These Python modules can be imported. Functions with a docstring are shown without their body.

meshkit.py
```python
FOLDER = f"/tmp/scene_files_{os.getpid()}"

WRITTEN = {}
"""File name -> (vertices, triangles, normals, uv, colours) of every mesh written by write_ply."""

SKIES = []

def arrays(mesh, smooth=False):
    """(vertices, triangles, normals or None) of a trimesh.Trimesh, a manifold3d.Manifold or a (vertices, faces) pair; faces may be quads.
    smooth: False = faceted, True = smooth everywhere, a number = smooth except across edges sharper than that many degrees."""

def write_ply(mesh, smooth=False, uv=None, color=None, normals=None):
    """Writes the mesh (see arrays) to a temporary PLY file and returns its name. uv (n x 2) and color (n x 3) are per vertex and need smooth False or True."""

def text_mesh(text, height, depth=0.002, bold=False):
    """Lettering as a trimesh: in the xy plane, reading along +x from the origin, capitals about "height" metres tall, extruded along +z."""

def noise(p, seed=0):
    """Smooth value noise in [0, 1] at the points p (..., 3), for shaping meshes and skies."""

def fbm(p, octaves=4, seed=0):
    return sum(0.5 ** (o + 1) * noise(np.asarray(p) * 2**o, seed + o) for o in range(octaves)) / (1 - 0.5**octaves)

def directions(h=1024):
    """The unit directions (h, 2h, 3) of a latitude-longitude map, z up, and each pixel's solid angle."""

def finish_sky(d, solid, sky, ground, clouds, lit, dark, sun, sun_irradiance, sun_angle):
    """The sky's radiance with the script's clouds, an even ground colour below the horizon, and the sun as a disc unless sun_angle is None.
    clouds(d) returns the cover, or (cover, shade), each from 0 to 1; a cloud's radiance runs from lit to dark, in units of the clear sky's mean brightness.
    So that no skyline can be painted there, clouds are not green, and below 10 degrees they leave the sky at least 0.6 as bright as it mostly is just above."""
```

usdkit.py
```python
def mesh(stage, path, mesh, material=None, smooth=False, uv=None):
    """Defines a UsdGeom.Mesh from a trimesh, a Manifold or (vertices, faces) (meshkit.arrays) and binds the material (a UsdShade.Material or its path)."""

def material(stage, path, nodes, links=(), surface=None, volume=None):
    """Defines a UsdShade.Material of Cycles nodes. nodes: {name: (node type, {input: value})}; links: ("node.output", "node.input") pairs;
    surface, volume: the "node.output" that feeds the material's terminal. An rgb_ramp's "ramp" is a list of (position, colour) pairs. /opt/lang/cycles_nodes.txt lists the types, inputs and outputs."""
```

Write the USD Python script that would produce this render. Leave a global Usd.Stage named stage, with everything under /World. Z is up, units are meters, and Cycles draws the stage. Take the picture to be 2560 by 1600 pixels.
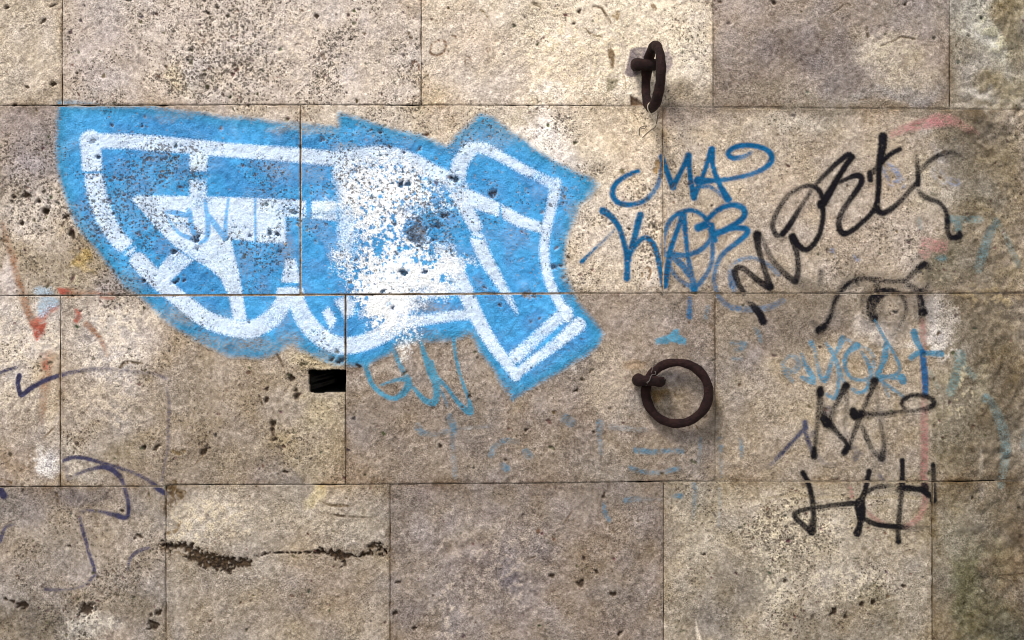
import math, numpy as np, trimesh, usdkit, meshkit
from scipy import ndimage
from scipy.spatial import cKDTree
from pxr import Usd, UsdGeom, UsdLux, UsdShade, Gf, Sdf, Vt

stage = Usd.Stage.CreateInMemory()
UsdGeom.SetStageUpAxis(stage, 'Z')
UsdGeom.SetStageMetersPerUnit(stage, 1.0)
UsdGeom.Xform.Define(stage, '/World')
UsdGeom.Scope.Define(stage, '/World/Looks')
T = Sdf.ValueTypeNames

# ------------------------------------------------------------------ camera, sky, sun, exposure
D = 3.2                       # metres from the lens to the wall face; one photo pixel is one millimetre there
EYE = 1.5
cam = UsdGeom.Camera.Define(stage, '/World/camera')
cam.CreateHorizontalApertureAttr(36.0)
cam.CreateFocalLengthAttr(36.0 * D / 2.56)
cam.AddTranslateOp().Set(Gf.Vec3d(0, -D, EYE))
cam.AddRotateXOp().Set(90.0)
EXPOSURE = 1.76
cam.CreateExposureAttr(EXPOSURE)

SUN = np.array([-0.42, -0.55, 0.95]); SUN /= np.linalg.norm(SUN)
ELEV, ROT = math.asin(SUN[2]), math.atan2(SUN[0], SUN[1])
skym = usdkit.material(stage, '/World/Looks/sky', {
    's': ('sky_texture', {'sky_type': 'single_scattering', 'sun_disc': False, 'sun_elevation': ELEV, 'sun_rotation': ROT, 'altitude': 50.0, 'aerosol_density': 2.5}),
    'h': ('hsv', {'saturation': 0.25, 'value': 1.0, 'fac': 1.0}),
    'b': ('background_shader', {'strength': 0.075})}, [('s.color', 'h.color'), ('h.color', 'b.color')], surface='b.background')
dome = UsdLux.DomeLight.Define(stage, '/World/sky')
dome.CreateIntensityAttr(1.0)
UsdShade.MaterialBindingAPI.Apply(dome.GetPrim()).Bind(skym)
dome.GetPrim().SetCustomDataByKey('kind', 'structure')
sun = UsdLux.DistantLight.Define(stage, '/World/sun')
sun.CreateNormalizeAttr(True)
sun.CreateIntensityAttr(0.4)
sun.CreateAngleAttr(13.0)
sun.CreateColorAttr(Gf.Vec3f(1.0, 0.95, 0.88))
z = SUN; xax = np.cross([0, 0, 1.0], z); xax /= np.linalg.norm(xax); yax = np.cross(z, xax)
m4 = np.eye(4); m4[0, :3], m4[1, :3], m4[2, :3] = xax, yax, z
sun.AddTransformOp().Set(Gf.Matrix4d(*m4.ravel().tolist()))

# ------------------------------------------------------------------ helpers
ALB = 0.72                    # picture brightness -> base colour
def lin(c):
    c = np.asarray(c, float) / 255.0
    return np.where(c <= 0.04045, c / 12.92, ((c + 0.055) / 1.055) ** 2.4)

used = {}
def numbered(parent, name):
    k = (parent, name); n = used.get(k, 0); used[k] = n + 1
    return f'{parent}/{name}' + (f'_{n:03d}' if n else '')

def tag(prim, label=None, category=None, group=None, kind=None):
    for k, v in (('label', label), ('category', category), ('group', group), ('kind', kind)):
        if v:
            prim.SetCustomDataByKey(k, v)

def write_mesh(path, P, F, N, mat, prim_vars=None):
    m = UsdGeom.Mesh.Define(stage, path)
    m.CreatePointsAttr(Vt.Vec3fArray.FromNumpy(np.ascontiguousarray(P, np.float32)))
    m.CreateFaceVertexCountsAttr(Vt.IntArray.FromNumpy(np.full(len(F), F.shape[1], np.int32)))
    m.CreateFaceVertexIndicesAttr(Vt.IntArray.FromNumpy(np.ascontiguousarray(F, np.int32).ravel()))
    m.CreateSubdivisionSchemeAttr('none')
    if N is not None:
        m.CreateNormalsAttr(Vt.Vec3fArray.FromNumpy(np.ascontiguousarray(N, np.float32)))
        m.SetNormalsInterpolation('vertex')
    api = UsdGeom.PrimvarsAPI(m)
    for k, a in (prim_vars or {}).items():
        a = np.ascontiguousarray(a, np.float32)
        if a.ndim == 2:
            api.CreatePrimvar(k, T.Color3fArray, 'vertex').Set(Vt.Vec3fArray.FromNumpy(a))
        else:
            api.CreatePrimvar(k, T.FloatArray, 'vertex').Set(Vt.FloatArray.FromNumpy(a))
    UsdShade.MaterialBindingAPI.Apply(m.GetPrim()).Bind(mat)
    return m

# ------------------------------------------------------------------ the wall's surface map, in millimetres from the frame's top left corner
S = 2.0
CX0, CY0, CX1, CY1 = -240.0, -240.0, 2800.0, 1800.0
NX, NY = int((CX1 - CX0) / S) + 1, int((CY1 - CY0) / S) + 1
X = (CX0 + S * np.arange(NX))[None, :].astype(np.float32)
Y = (CY0 + S * np.arange(NY))[:, None].astype(np.float32)

def rnd(cell, seed, cellx=None):
    """Smooth noise of unit deviation with features about "cell" millimetres across."""
    r = np.random.default_rng(seed)
    cy, cx = cell / S, (cellx or cell) / S
    if min(cy, cx) < 5:
        a = ndimage.gaussian_filter(r.standard_normal((NY, NX)).astype(np.float32), (cy / 2.2, cx / 2.2))
    else:
        h, w = int(NY / cy) + 4, int(NX / cx) + 4
        small = r.standard_normal((h, w)).astype(np.float32)
        a = ndimage.map_coordinates(small, np.meshgrid(1 + np.arange(NY) / cy, 1 + np.arange(NX) / cx, indexing='ij'), order=3, mode='nearest').astype(np.float32)
    return (a - a.mean()) / a.std()

N300, N90, N36, N14, N7, N4 = rnd(300, 1), rnd(90, 2), rnd(36, 3), rnd(14, 4), rnd(7, 5), rnd(4, 6)
M90, M36, M14, M7 = rnd(90, 12), rnd(36, 13), rnd(14, 14), rnd(7, 15)
ST = rnd(5, 21, cellx=34)     # bedding streaks of the travertine
WX, WY = 14 * N90 + 8 * N36 + 4 * N14, 14 * M90 + 8 * M36 + 4 * M14

def smooth(t):
    t = np.clip(t, 0, 1)
    return t * t * (3 - 2 * t)

def window(x0, y0, x1, y1):
    i0, i1 = max(0, int((y0 - CY0) / S)), min(NY, int((y1 - CY0) / S) + 2)
    j0, j1 = max(0, int((x0 - CX0) / S)), min(NX, int((x1 - CX0) / S) + 2)
    return slice(i0, i1), slice(j0, j1)

def blob(cx, cy, rx, ry, edge=0.5, warp=1.0):
    w = window(cx - 1.8 * rx - 40, cy - 1.8 * ry - 40, cx + 1.8 * rx + 40, cy + 1.8 * ry + 40)
    r = np.hypot((X[:, w[1]] + warp * WX[w] - cx) / rx, (Y[w[0]] + warp * WY[w] - cy) / ry)
    return w, smooth((1 + edge / 2 - r) / edge)

def poly(pts, soft=6.0, warp=0.0):
    p = np.asarray(pts, float)
    w = window(*(p.min(0) - 3 * soft - 20), *(p.max(0) + 3 * soft + 20))
    x = (X[:, w[1]] + warp * WX[w]).astype(float) + 0 * Y[w[0]]
    y = (Y[w[0]] + warp * WY[w]).astype(float) + 0 * X[:, w[1]]
    inside = np.zeros(x.shape, bool); q = np.roll(p, -1, 0); dist = np.full(x.shape, 1e9)
    for (x0, y0), (x1, y1) in zip(p, q):
        dx, dy = x1 - x0, y1 - y0
        if dy:
            inside ^= ((y0 > y) != (y1 > y)) & (x < dx * (y - y0) / dy + x0)
        t = np.clip(((x - x0) * dx + (y - y0) * dy) / max(dx * dx + dy * dy, 1e-9), 0, 1)
        dist = np.minimum(dist, np.hypot(x - x0 - t * dx, y - y0 - t * dy))
    return w, smooth(0.5 + np.where(inside, dist, -dist) / soft)

def curve(pts, n=10):
    p = np.asarray(pts, float)
    if len(p) < 3:
        s = np.linspace(0, 1, 40)[:, None]
        return p[0] * (1 - s) + p[-1] * s, np.linspace(0, len(p) - 1, 40)
    q = np.vstack([2 * p[0] - p[1], p, 2 * p[-1] - p[-2]])
    out, at = [], []
    for i in range(1, len(q) - 2):
        k = max(n, int(np.linalg.norm(q[i + 1] - q[i]) / 2))
        t = (np.arange(k) / k)[:, None]
        a, b, c, d = q[i - 1:i + 3]
        out.append(0.5 * (2 * b + (c - a) * t + (2 * a - 5 * b + 4 * c - d) * t ** 2 + (3 * b - a - 3 * c + d) * t ** 3))
        at.append(i - 1 + t[:, 0])
    return np.vstack(out + [p[-1:]]), np.concatenate(at + [[len(p) - 1]])

def stroke(pts, w=14, a=1.0, soft=5.0):
    c, at = curve(pts)
    ws = np.interp(at, np.linspace(0, at[-1], np.size(w)), np.atleast_1d(w)) if np.size(w) > 1 else np.full(len(c), float(w))
    al = np.interp(at, np.linspace(0, at[-1], np.size(a)), np.atleast_1d(a)) if np.size(a) > 1 else np.full(len(c), float(a))
    pad = ws.max() / 2 + soft + 6
    win = window(*(c.min(0) - pad), *(c.max(0) + pad))
    x = X[:, win[1]] + 0 * Y[win[0]]; y = Y[win[0]] + 0 * X[:, win[1]]
    d, i = cKDTree(c).query(np.stack([x.ravel(), y.ravel()], 1), distance_upper_bound=pad + 4)
    i = np.minimum(i, len(c) - 1)
    g = al[i] * smooth(0.5 + (ws[i] / 2 - d) / soft)
    return win, np.where(np.isfinite(d), g, 0).reshape(x.shape).astype(np.float32)

K = 640 / 2419.0
def Z(ox, oy, pts, k=K):
    return [(ox + x * k, oy + y * k) for x, y in pts]

# joints
C1X = [-160, 155, 1053, 1783, 2375, 2720]
C2X = [-160, 751, 1657, 2720]
C3X = [-160, 151, 864, 1788, 2720]
C4X = [-160, 415, 975, 1659, 2331, 2720]
def h_line(k, x):
    return [-214 + 0 * x, np.interp(x, [0, 680, 1053, 1500, 1783, 2560], [263, 261.5, 262, 264, 268, 274]),
            np.interp(x, [0, 680, 1100, 1440, 2500], [739.5, 737.5, 735.5, 733, 733]),
            np.interp(x, [0, 405, 425, 865, 1400, 1650, 2330, 2560], [1217, 1216, 1212, 1211, 1207, 1203, 1203.5, 1202]),
            1686 + 0 * x][k]
COURSES = [(C1X, 0), (C2X, 1), (C3X, 2), (C4X, 3)]
STONE_RGB = {(0, 0): (198, 180, 152), (0, 1): (205, 187, 164), (0, 2): (216, 196, 164), (0, 3): (158, 140, 121), (0, 4): (168, 158, 135),
             (1, 0): (184, 166, 143), (1, 1): (206, 187, 158), (1, 2): (180, 161, 134),
             (2, 0): (204, 187, 164), (2, 1): (178, 158, 131), (2, 2): (159, 140, 119), (2, 3): (173, 154, 127),
             (3, 0): (170, 153, 131), (3, 1): (178, 160, 133), (3, 2): (154, 136, 118), (3, 3): (180, 162, 131), (3, 4): (142, 126, 98)}
stone_id = np.zeros((NY, NX), np.int16)
srgb = np.zeros((NY, NX, 3), np.float32)
keys = list(STONE_RGB)
for c, (xs, k) in enumerate(COURSES):
    top, bot = h_line(k, X), h_line(k + 1, X)
    if k == 0: top = top - 500
    if k == 3: bot = bot + 500
    for i in range(len(xs) - 1):
        lo = -9999 if i == 0 else xs[i]; hi = 9999 if i == len(xs) - 2 else xs[i + 1]
        msk = (Y >= top) & (Y < bot) & (X >= lo) & (X < hi)
        srgb[msk] = STONE_RGB[(c, i)]; stone_id[msk] = keys.index((c, i))

for q in range(3):
    srgb[..., q] += .3 * (ndimage.gaussian_filter(srgb[..., q], 22) - srgb[..., q])

def stain(wm, rgb, a=1.0, only=None, rough=0.0):
    w, m = wm
    if rough:
        m = smooth(m + rough * (0.5 * N14[w] + 0.5 * M7[w]) * (m > 0.02) * 0.5)
    if only is not None:
        m = m * (stone_id[w] == keys.index(only))
    srgb[w] += (a * m)[..., None] * (np.asarray(rgb, np.float32) - srgb[w])

# broad differences of tone in the stones themselves
for cx, cy, rx, ry, rgb, a, only in [
        (255, 130, 90, 150, (186, 170, 155), .8, (0, 1)), (470, 205, 60, 30, (212, 192, 148), .7, (0, 1)), (760, 120, 330, 150, (210, 193, 172), .5, (0, 1)),
        (640, 180, 130, 70, (196, 180, 160), .6, (0, 1)), (930, 60, 110, 60, (200, 180, 155), .6, (0, 1)),
        (1180, 150, 120, 130, (206, 186, 160), .8, (0, 2)), (1560, 90, 220, 130, (228, 209, 178), .9, (0, 2)), (1420, 170, 130, 70, (228, 206, 172), .8, (0, 2)),
        (1720, 230, 70, 40, (178, 160, 132), .8, (0, 2)), (1370, 235, 55, 26, (240, 226, 205), .8, (0, 2)), (1750, 100, 45, 90, (206, 190, 165), .7, (0, 2)),
        (2010, 120, 130, 70, (128, 113, 101), .8, (0, 3)), (1860, 190, 110, 60, (134, 118, 102), .7, (0, 3)), (2100, 150, 90, 60, (132, 118, 106), .6, (0, 3)),
        (2210, 110, 70, 40, (192, 175, 145), .8, (0, 3)), (2270, 190, 80, 40, (186, 168, 136), .7, (0, 3)), (1830, 40, 60, 50, (172, 155, 138), .8, (0, 3)),
        (1990, 245, 190, 26, (162, 146, 122), .8, (0, 3)), (2230, 230, 120, 26, (150, 140, 128), .7, (0, 3)), (2160, 20, 120, 24, (150, 134, 116), .6, (0, 3)),
        (2440, 60, 50, 60, (190, 185, 170), .8, (0, 4)), (2490, 100, 50, 50, (196, 190, 168), .8, (0, 4)), (2420, 200, 40, 60, (172, 164, 150), .8, (0, 4)),
        (2545, 60, 40, 110, (142, 126, 92), .9, (0, 4)), (2500, 230, 80, 40, (146, 132, 98), .8, (0, 4)), (2440, 250, 50, 10, (205, 198, 180), .8, (0, 4)),
        (70, 340, 100, 90, (163, 148, 138), .9, (1, 0)), (90, 540, 110, 80, (205, 190, 170), .9, (1, 0)), (20, 440, 40, 60, (150, 132, 108), .6, (1, 0)),
        (160, 650, 150, 60, (170, 150, 118), .9, (1, 0)), (190, 650, 26, 14, (192, 158, 84), .8, (1, 0)), (205, 672, 20, 10, (186, 156, 92), .6, (1, 0)),
        (20, 700, 34, 40, (198, 182, 168), .9, (1, 0)), (300, 700, 60, 30, (166, 152, 140), .8, (1, 0)), (620, 280, 130, 30, (206, 186, 158), .9, (1, 0)),
        (1365, 330, 60, 60, (243, 229, 212), .95, (1, 1)), (1300, 285, 30, 20, (196, 178, 146), .7, (1, 1)), (1530, 350, 110, 90, (216, 194, 158), .8, (1, 1)),
        (1130, 330, 70, 30, (190, 172, 148), .7, (1, 1)), (1560, 600, 130, 130, (212, 192, 162), .8, (1, 1)), (1640, 300, 30, 40, (214, 196, 165), .6, (1, 1)),
        (1690, 300, 50, 40, (170, 150, 132), .8, (1, 2)), (1760, 310, 60, 60, (158, 142, 124), .6, (1, 2)), (1900, 330, 90, 60, (188, 170, 144), .7, (1, 2)),
        (1760, 440, 110, 130, (202, 182, 152), .8, (1, 2)), (1960, 300, 90, 30, (205, 190, 160), .7, (1, 2)), (2000, 350, 160, 40, (164, 146, 120), .6, (1, 2)),
        (2070, 560, 200, 90, (184, 165, 141), .7, (1, 2)), (2330, 330, 50, 20, (205, 195, 182), .6, (1, 2)), (2470, 480, 110, 260, (136, 120, 91), .95, (1, 2)),
        (2370, 650, 45, 70, (122, 110, 80), .8, (1, 2)), (2490, 590, 30, 60, (160, 142, 110), .8, (1, 2)), (2540, 700, 60, 30, (168, 150, 112), .7, (1, 2)),
        (2440, 330, 60, 60, (124, 110, 86), .8, (1, 2)), (2290, 600, 50, 60, (190, 172, 150), .7, (1, 2)), (2320, 460, 70, 80, (186, 170, 142), .8, (1, 2)),
        (70, 830, 90, 90, (210, 194, 172), .8, (2, 0)), (100, 1165, 45, 50, (222, 214, 206), .9, (2, 0)), (50, 1080, 70, 70, (176, 158, 134), .8, (2, 0)),
        (30, 1180, 40, 40, (172, 148, 122), .8, (2, 0)), (120, 980, 24, 90, (206, 182, 144), .7, (2, 0)),
        (270, 880, 120, 140, (205, 191, 174), .9, (2, 1)), (250, 1020, 110, 60, (184, 168, 146), .8, (2, 1)), (190, 1160, 50, 60, (196, 182, 162), .7, (2, 1)),
        (560, 1030, 180, 140, (166, 146, 118), .8, (2, 1)), (790, 890, 70, 40, (200, 178, 134), .9, (2, 1)), (810, 1020, 60, 60, (188, 168, 128), .9, (2, 1)),
        (760, 1150, 110, 70, (178, 158, 122), .8, (2, 1)), (680, 1180, 60, 40, (150, 134, 118), .7, (2, 1)), (700, 960, 50, 110, (178, 160, 134), .7, (2, 1)),
        (300, 1130, 110, 60, (172, 152, 122), .7, (2, 1)), (1010, 940, 70, 30, (172, 156, 138), .8, (2, 2)), (890, 950, 24, 40, (206, 192, 172), .9, (2, 2)),
        (1000, 1010, 120, 90, (150, 131, 110), .7, (2, 2)), (1160, 930, 90, 60, (166, 148, 126), .8, (2, 2)), (1540, 980, 70, 90, (178, 161, 140), .85, (2, 2)),
        (1600, 800, 120, 50, (168, 150, 130), .7, (2, 2)), (1730, 830, 50, 90, (150, 132, 116), .7, (2, 2)), (1300, 1110, 150, 70, (152, 133, 112), .7, (2, 2)),
        (1660, 990, 60, 60, (152, 130, 100), .7, (2, 2)), (1520, 1150, 150, 50, (160, 142, 118), .7, (2, 2)), (1040, 1160, 120, 50, (164, 146, 124), .7, (2, 2)),
        (1960, 830, 110, 70, (134, 117, 98), .9, (2, 3)), (2080, 790, 90, 60, (144, 127, 104), .8, (2, 3)), (1850, 900, 60, 60, (160, 142, 122), .8, (2, 3)),
        (2345, 810, 50, 75, (216, 206, 196), .95, (2, 3)), (2190, 840, 60, 50, (206, 192, 176), .8, (2, 3)), (2090, 1000, 240, 120, (182, 163, 134), .8, (2, 3)),
        (2380, 1000, 60, 160, (158, 144, 114), .8, (2, 3)), (2480, 980, 100, 260, (130, 114, 86), .95, (2, 3)), (2450, 960, 24, 50, (172, 158, 124), .8, (2, 3)),
        (2400, 1120, 60, 70, (140, 124, 92), .8, (2, 3)), (2430, 780, 60, 60, (134, 118, 90), .8, (2, 3)),
        (60, 1270, 120, 46, (152, 138, 124), .8, (3, 0)), (190, 1260, 60, 34, (140, 128, 120), .8, (3, 0)), (320, 1350, 100, 70, (184, 166, 141), .8, (3, 0)),
        (60, 1540, 140, 60, (132, 116, 92), .85, (3, 0)), (120, 1420, 90, 60, (166, 150, 130), .7, (3, 0)), (320, 1500, 90, 50, (156, 138, 112), .7, (3, 0)),
        (215, 1560, 40, 30, (200, 188, 168), .8, (3, 0)), (520, 1280, 130, 56, (200, 183, 155), .9, (3, 1)), (790, 1290, 120, 50, (190, 172, 143), .8, (3, 1)),
        (800, 1232, 40, 26, (212, 190, 138), .9, (3, 1)), (820, 1500, 140, 90, (158, 139, 116), .8, (3, 1)), (520, 1530, 120, 80, (164, 147, 124), .7, (3, 1)),
        (500, 1460, 80, 30, (176, 158, 134), .7, (3, 1)), (1080, 1300, 80, 50, (168, 152, 138), .8, (3, 2)), (1250, 1400, 90, 70, (134, 119, 112), .8, (3, 2)),
        (1200, 1340, 90, 40, (178, 162, 142), .7, (3, 2)), (1120, 1500, 60, 80, (166, 150, 136), .7, (3, 2)), (1480, 1450, 140, 110, (146, 127, 106), .8, (3, 2)),
        (1350, 1350, 60, 40, (168, 152, 140), .6, (3, 2)), (1300, 1520, 120, 60, (162, 145, 130), .7, (3, 2)), (1560, 1280, 80, 60, (150, 130, 108), .7, (3, 2)),
        (1740, 1340, 60, 70, (186, 170, 140), .8, (3, 3)), (1830, 1460, 90, 60, (156, 143, 122), .8, (3, 3)), (2010, 1330, 120, 80, (196, 180, 150), .8, (3, 3)),
        (2120, 1460, 140, 60, (182, 168, 146), .8, (3, 3)), (2180, 1270, 100, 50, (198, 180, 148), .8, (3, 3)), (2200, 1510, 50, 50, (146, 132, 100), .8, (3, 3)),
        (1770, 1560, 80, 60, (138, 126, 110), .8, (3, 3)), (2080, 1560, 160, 50, (150, 134, 108), .8, (3, 3)), (1950, 1500, 50, 90, (194, 178, 148), .7, (3, 3)),
        (1740, 1230, 80, 40, (170, 155, 128), .6, (3, 3)), (2420, 1480, 40, 140, (112, 108, 70), .8, (3, 4)), (2480, 1560, 70, 90, (108, 102, 74), .8, (3, 4)),
        (2390, 1340, 60, 60, (164, 152, 124), .7, (3, 4)), (2540, 1420, 50, 120, (134, 114, 84), .8, (3, 4)), (2460, 1290, 60, 50, (152, 138, 110), .7, (3, 4))]:
    stain(blob(cx, cy, rx, ry, edge=1.1), rgb, a, only)
# overall tone balance, then mottling
srgb *= np.array([1.015, 1.02, 1.065], np.float32)
srgb += .2 * (srgb.mean(-1, keepdims=True) - srgb)
srgb *= (1.03 - .11 * smooth((Y - 450) / 900) - .06 * smooth((X - 1800) / 700))[..., None]  # tone made darker towards the bottom and the right end
srgb += (2.5 * N90 + 3.0 * N36 + 4.0 * N14 + 6.5 * N7 + 8.0 * N4)[..., None]
srgb += 1.5 * M36[..., None] * np.array([0.3, 0.0, -1.0], np.float32) + 1.5 * M90[..., None] * np.array([0.6, 0.0, -0.8], np.float32)
edge_d = smooth((X - 2395 + WX + 1.4 * WY) / 60)
srgb -= (edge_d * (6 * N14 + 7 * N36 + 4))[..., None]

height = 1.2 * N90 + 0.6 * N36 + 0.40 * N14 + 0.40 * N7 + 0.26 * N4
height += edge_d * (2.2 * N36 + 1.4 * N14 + 0.5 * M7 - 2.0)
hatch = smooth(0.5 + 0.6 * N300 + 0.5 * M90)
height += hatch * 0.34 * np.sin(X * 0.62 + 0.9 * N36 + 0.5 * N14) * np.sin(Y * 0.66 + 0.9 * M36 + 0.5 * M14)
dirt = np.zeros((NY, NX), np.float32)    # what the paint did not reach

# eroded skin: the old dressed face has flaked away in crisp-lipped patches; pale crusts sit on it
F3 = rnd(3.2, 60)
CRUST = .55 * N14 + .55 * M7 + .35 * N4
ROUGH = {(0, 0): .7, (0, 1): .35, (0, 2): .25, (0, 3): .2, (0, 4): .5, (1, 0): .8, (1, 1): .2, (1, 2): .3, (2, 0): .9, (2, 1): .6, (2, 2): .35, (2, 3): .25, (3, 0): .5, (3, 1): .1, (3, 2): .5, (3, 3): .4, (3, 4): .5}
rough = ndimage.gaussian_filter(np.array([ROUGH[k] for k in keys], np.float32)[stone_id], 5) + .25 * N90
flake = smooth((CRUST + .5 * M36 - 1.55 + 1.1 * np.clip(rough, -.5, 1)) / .22) * smooth((rough + .15) / .3)
height -= .9 * flake + .35 * flake * F3
srgb -= (9 * flake)[..., None] * np.array([.9, 1, 1.15], np.float32)
for cx, cy, rx, ry, rgb, bias in [(90, 540, 120, 85, (222, 208, 192), .3), (20, 440, 60, 60, (200, 186, 172), -.2), (270, 880, 120, 130, (226, 212, 196), .2), (330, 790, 90, 50, (226, 212, 194), .2), (70, 830, 90, 90, (226, 212, 194), .3), (60, 980, 90, 90, (212, 198, 178), 0), (100, 1165, 46, 52, (234, 228, 222), .6), (250, 1010, 130, 60, (206, 190, 170), -.2), (190, 1150, 50, 60, (214, 202, 186), .2),
                                  (20, 700, 34, 44, (214, 202, 192), .3), (2345, 810, 44, 70, (216, 207, 197), .55), (2190, 850, 60, 46, (220, 208, 194), .3), (2330, 880, 56, 24, (220, 212, 204), .4), (1365, 320, 60, 64, (252, 240, 228), .6), (1370, 235, 60, 26, (250, 238, 220), .3), (215, 1560, 60, 40, (216, 206, 190), .1), (180, 700, 40, 30, (200, 186, 160), -.1), (2120, 1460, 140, 60, (206, 194, 172), -.1), (1930, 1400, 60, 160, (206, 194, 172), -.2), (2010, 1320, 120, 80, (212, 198, 172), -.1),
                                  (2440, 60, 60, 70, (186, 182, 168), .1), (2490, 100, 40, 50, (192, 186, 160), .1), (1500, 950, 50, 90, (196, 182, 164), -.1), (1600, 100, 170, 120, (242, 228, 204), 0), (1450, 130, 160, 110, (236, 218, 188), -.2), (800, 120, 330, 130, (224, 208, 190), -.35), (2360, 680, 70, 40, (196, 180, 150), -.4), (2400, 960, 30, 60, (200, 188, 156), .1), (2250, 120, 80, 70, (194, 182, 162), -.1), (1240, 1400, 160, 120, (178, 164, 152), -.4), (1110, 1520, 60, 90, (190, 176, 162), -.3), (520, 1290, 130, 60, (214, 198, 172), -.3), (2470, 740, 80, 40, (178, 160, 124), -.2)]:
    w, m = blob(cx, cy, rx, ry, 1.0, .8)
    m = m * smooth((CRUST[w] + .4 * F3[w] + bias - .2 + .8 * (m - .8)) / .5)
    height[w] += .5 * m
    srgb[w] += (.75 * m)[..., None] * (np.asarray(rgb, np.float32) - srgb[w])

# stones of differing pitting
PIT = {(0, 0): .6, (0, 1): 1.5, (0, 2): .45, (0, 3): .2, (0, 4): .3, (1, 0): 1.5, (1, 1): 1.0, (1, 2): .55, (2, 0): .9, (2, 1): .8, (2, 2): .4, (2, 3): .3,
       (3, 0): 1.0, (3, 1): .35, (3, 2): .35, (3, 3): .8, (3, 4): .2}
dens = np.array([PIT[k] for k in keys], np.float32)[stone_id]
dens = ndimage.gaussian_filter(dens, 6) * np.clip(0.75 + 0.55 * N90 + 0.4 * M36, 0.05, 2.4)
for cx, cy, rx, ry, v in [(700, 120, 380, 130, .5), (380, 170, 90, 80, .8), (1700, 90, 80, 80, .8), (1430, 390, 60, 30, 1.8), (960, 520, 200, 140, .7), (250, 130, 90, 140, -1.0), (2180, 600, 120, 90, .5),
                          (1990, 1330, 110, 90, 1.4), (2160, 1240, 60, 30, 1.2), (1950, 1500, 60, 90, 1.1), (1960, 300, 70, 30, 1.0), (2360, 830, 50, 60, .6), (360, 520, 160, 170, .6), (400, 780, 70, 40, .9), (100, 530, 80, 70, .8)]:
    w, m = blob(cx, cy, rx, ry, 1.0)
    dens[w] = np.clip(dens[w] + v * m, 0.03, 3.5)

rp = np.random.default_rng(77)
def pit(x, y, r, depth, ax=1.0, ang=0.0, rgb=(58, 46, 38), a=0.8, d=1.0):
    R = r * max(ax, 1.0) + 6
    w = window(x - R - 4, y - R - 4, x + R + 4, y + R + 4)
    if w[0].stop - w[0].start < 2 or w[1].stop - w[1].start < 2:
        return
    dx, dy = X[:, w[1]] - x + 0.16 * WX[w], Y[w[0]] - y + 0.16 * WY[w]
    u, v = math.cos(ang) * dx + math.sin(ang) * dy, -math.sin(ang) * dx + math.cos(ang) * dy
    q = np.hypot(u / ax, v) / r + (.16 * M7[w] + .16 * N4[w]) * min(r / 4, 1)
    m = smooth((1.25 - q) / 0.6)
    height[w] -= depth * m
    srgb[w] += (a * smooth((1.1 - q) / 0.5))[..., None] * (np.asarray(rgb, np.float32) - srgb[w])
    dirt[w] = np.maximum(dirt[w], d * smooth((1.05 - q) / 0.4))

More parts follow.
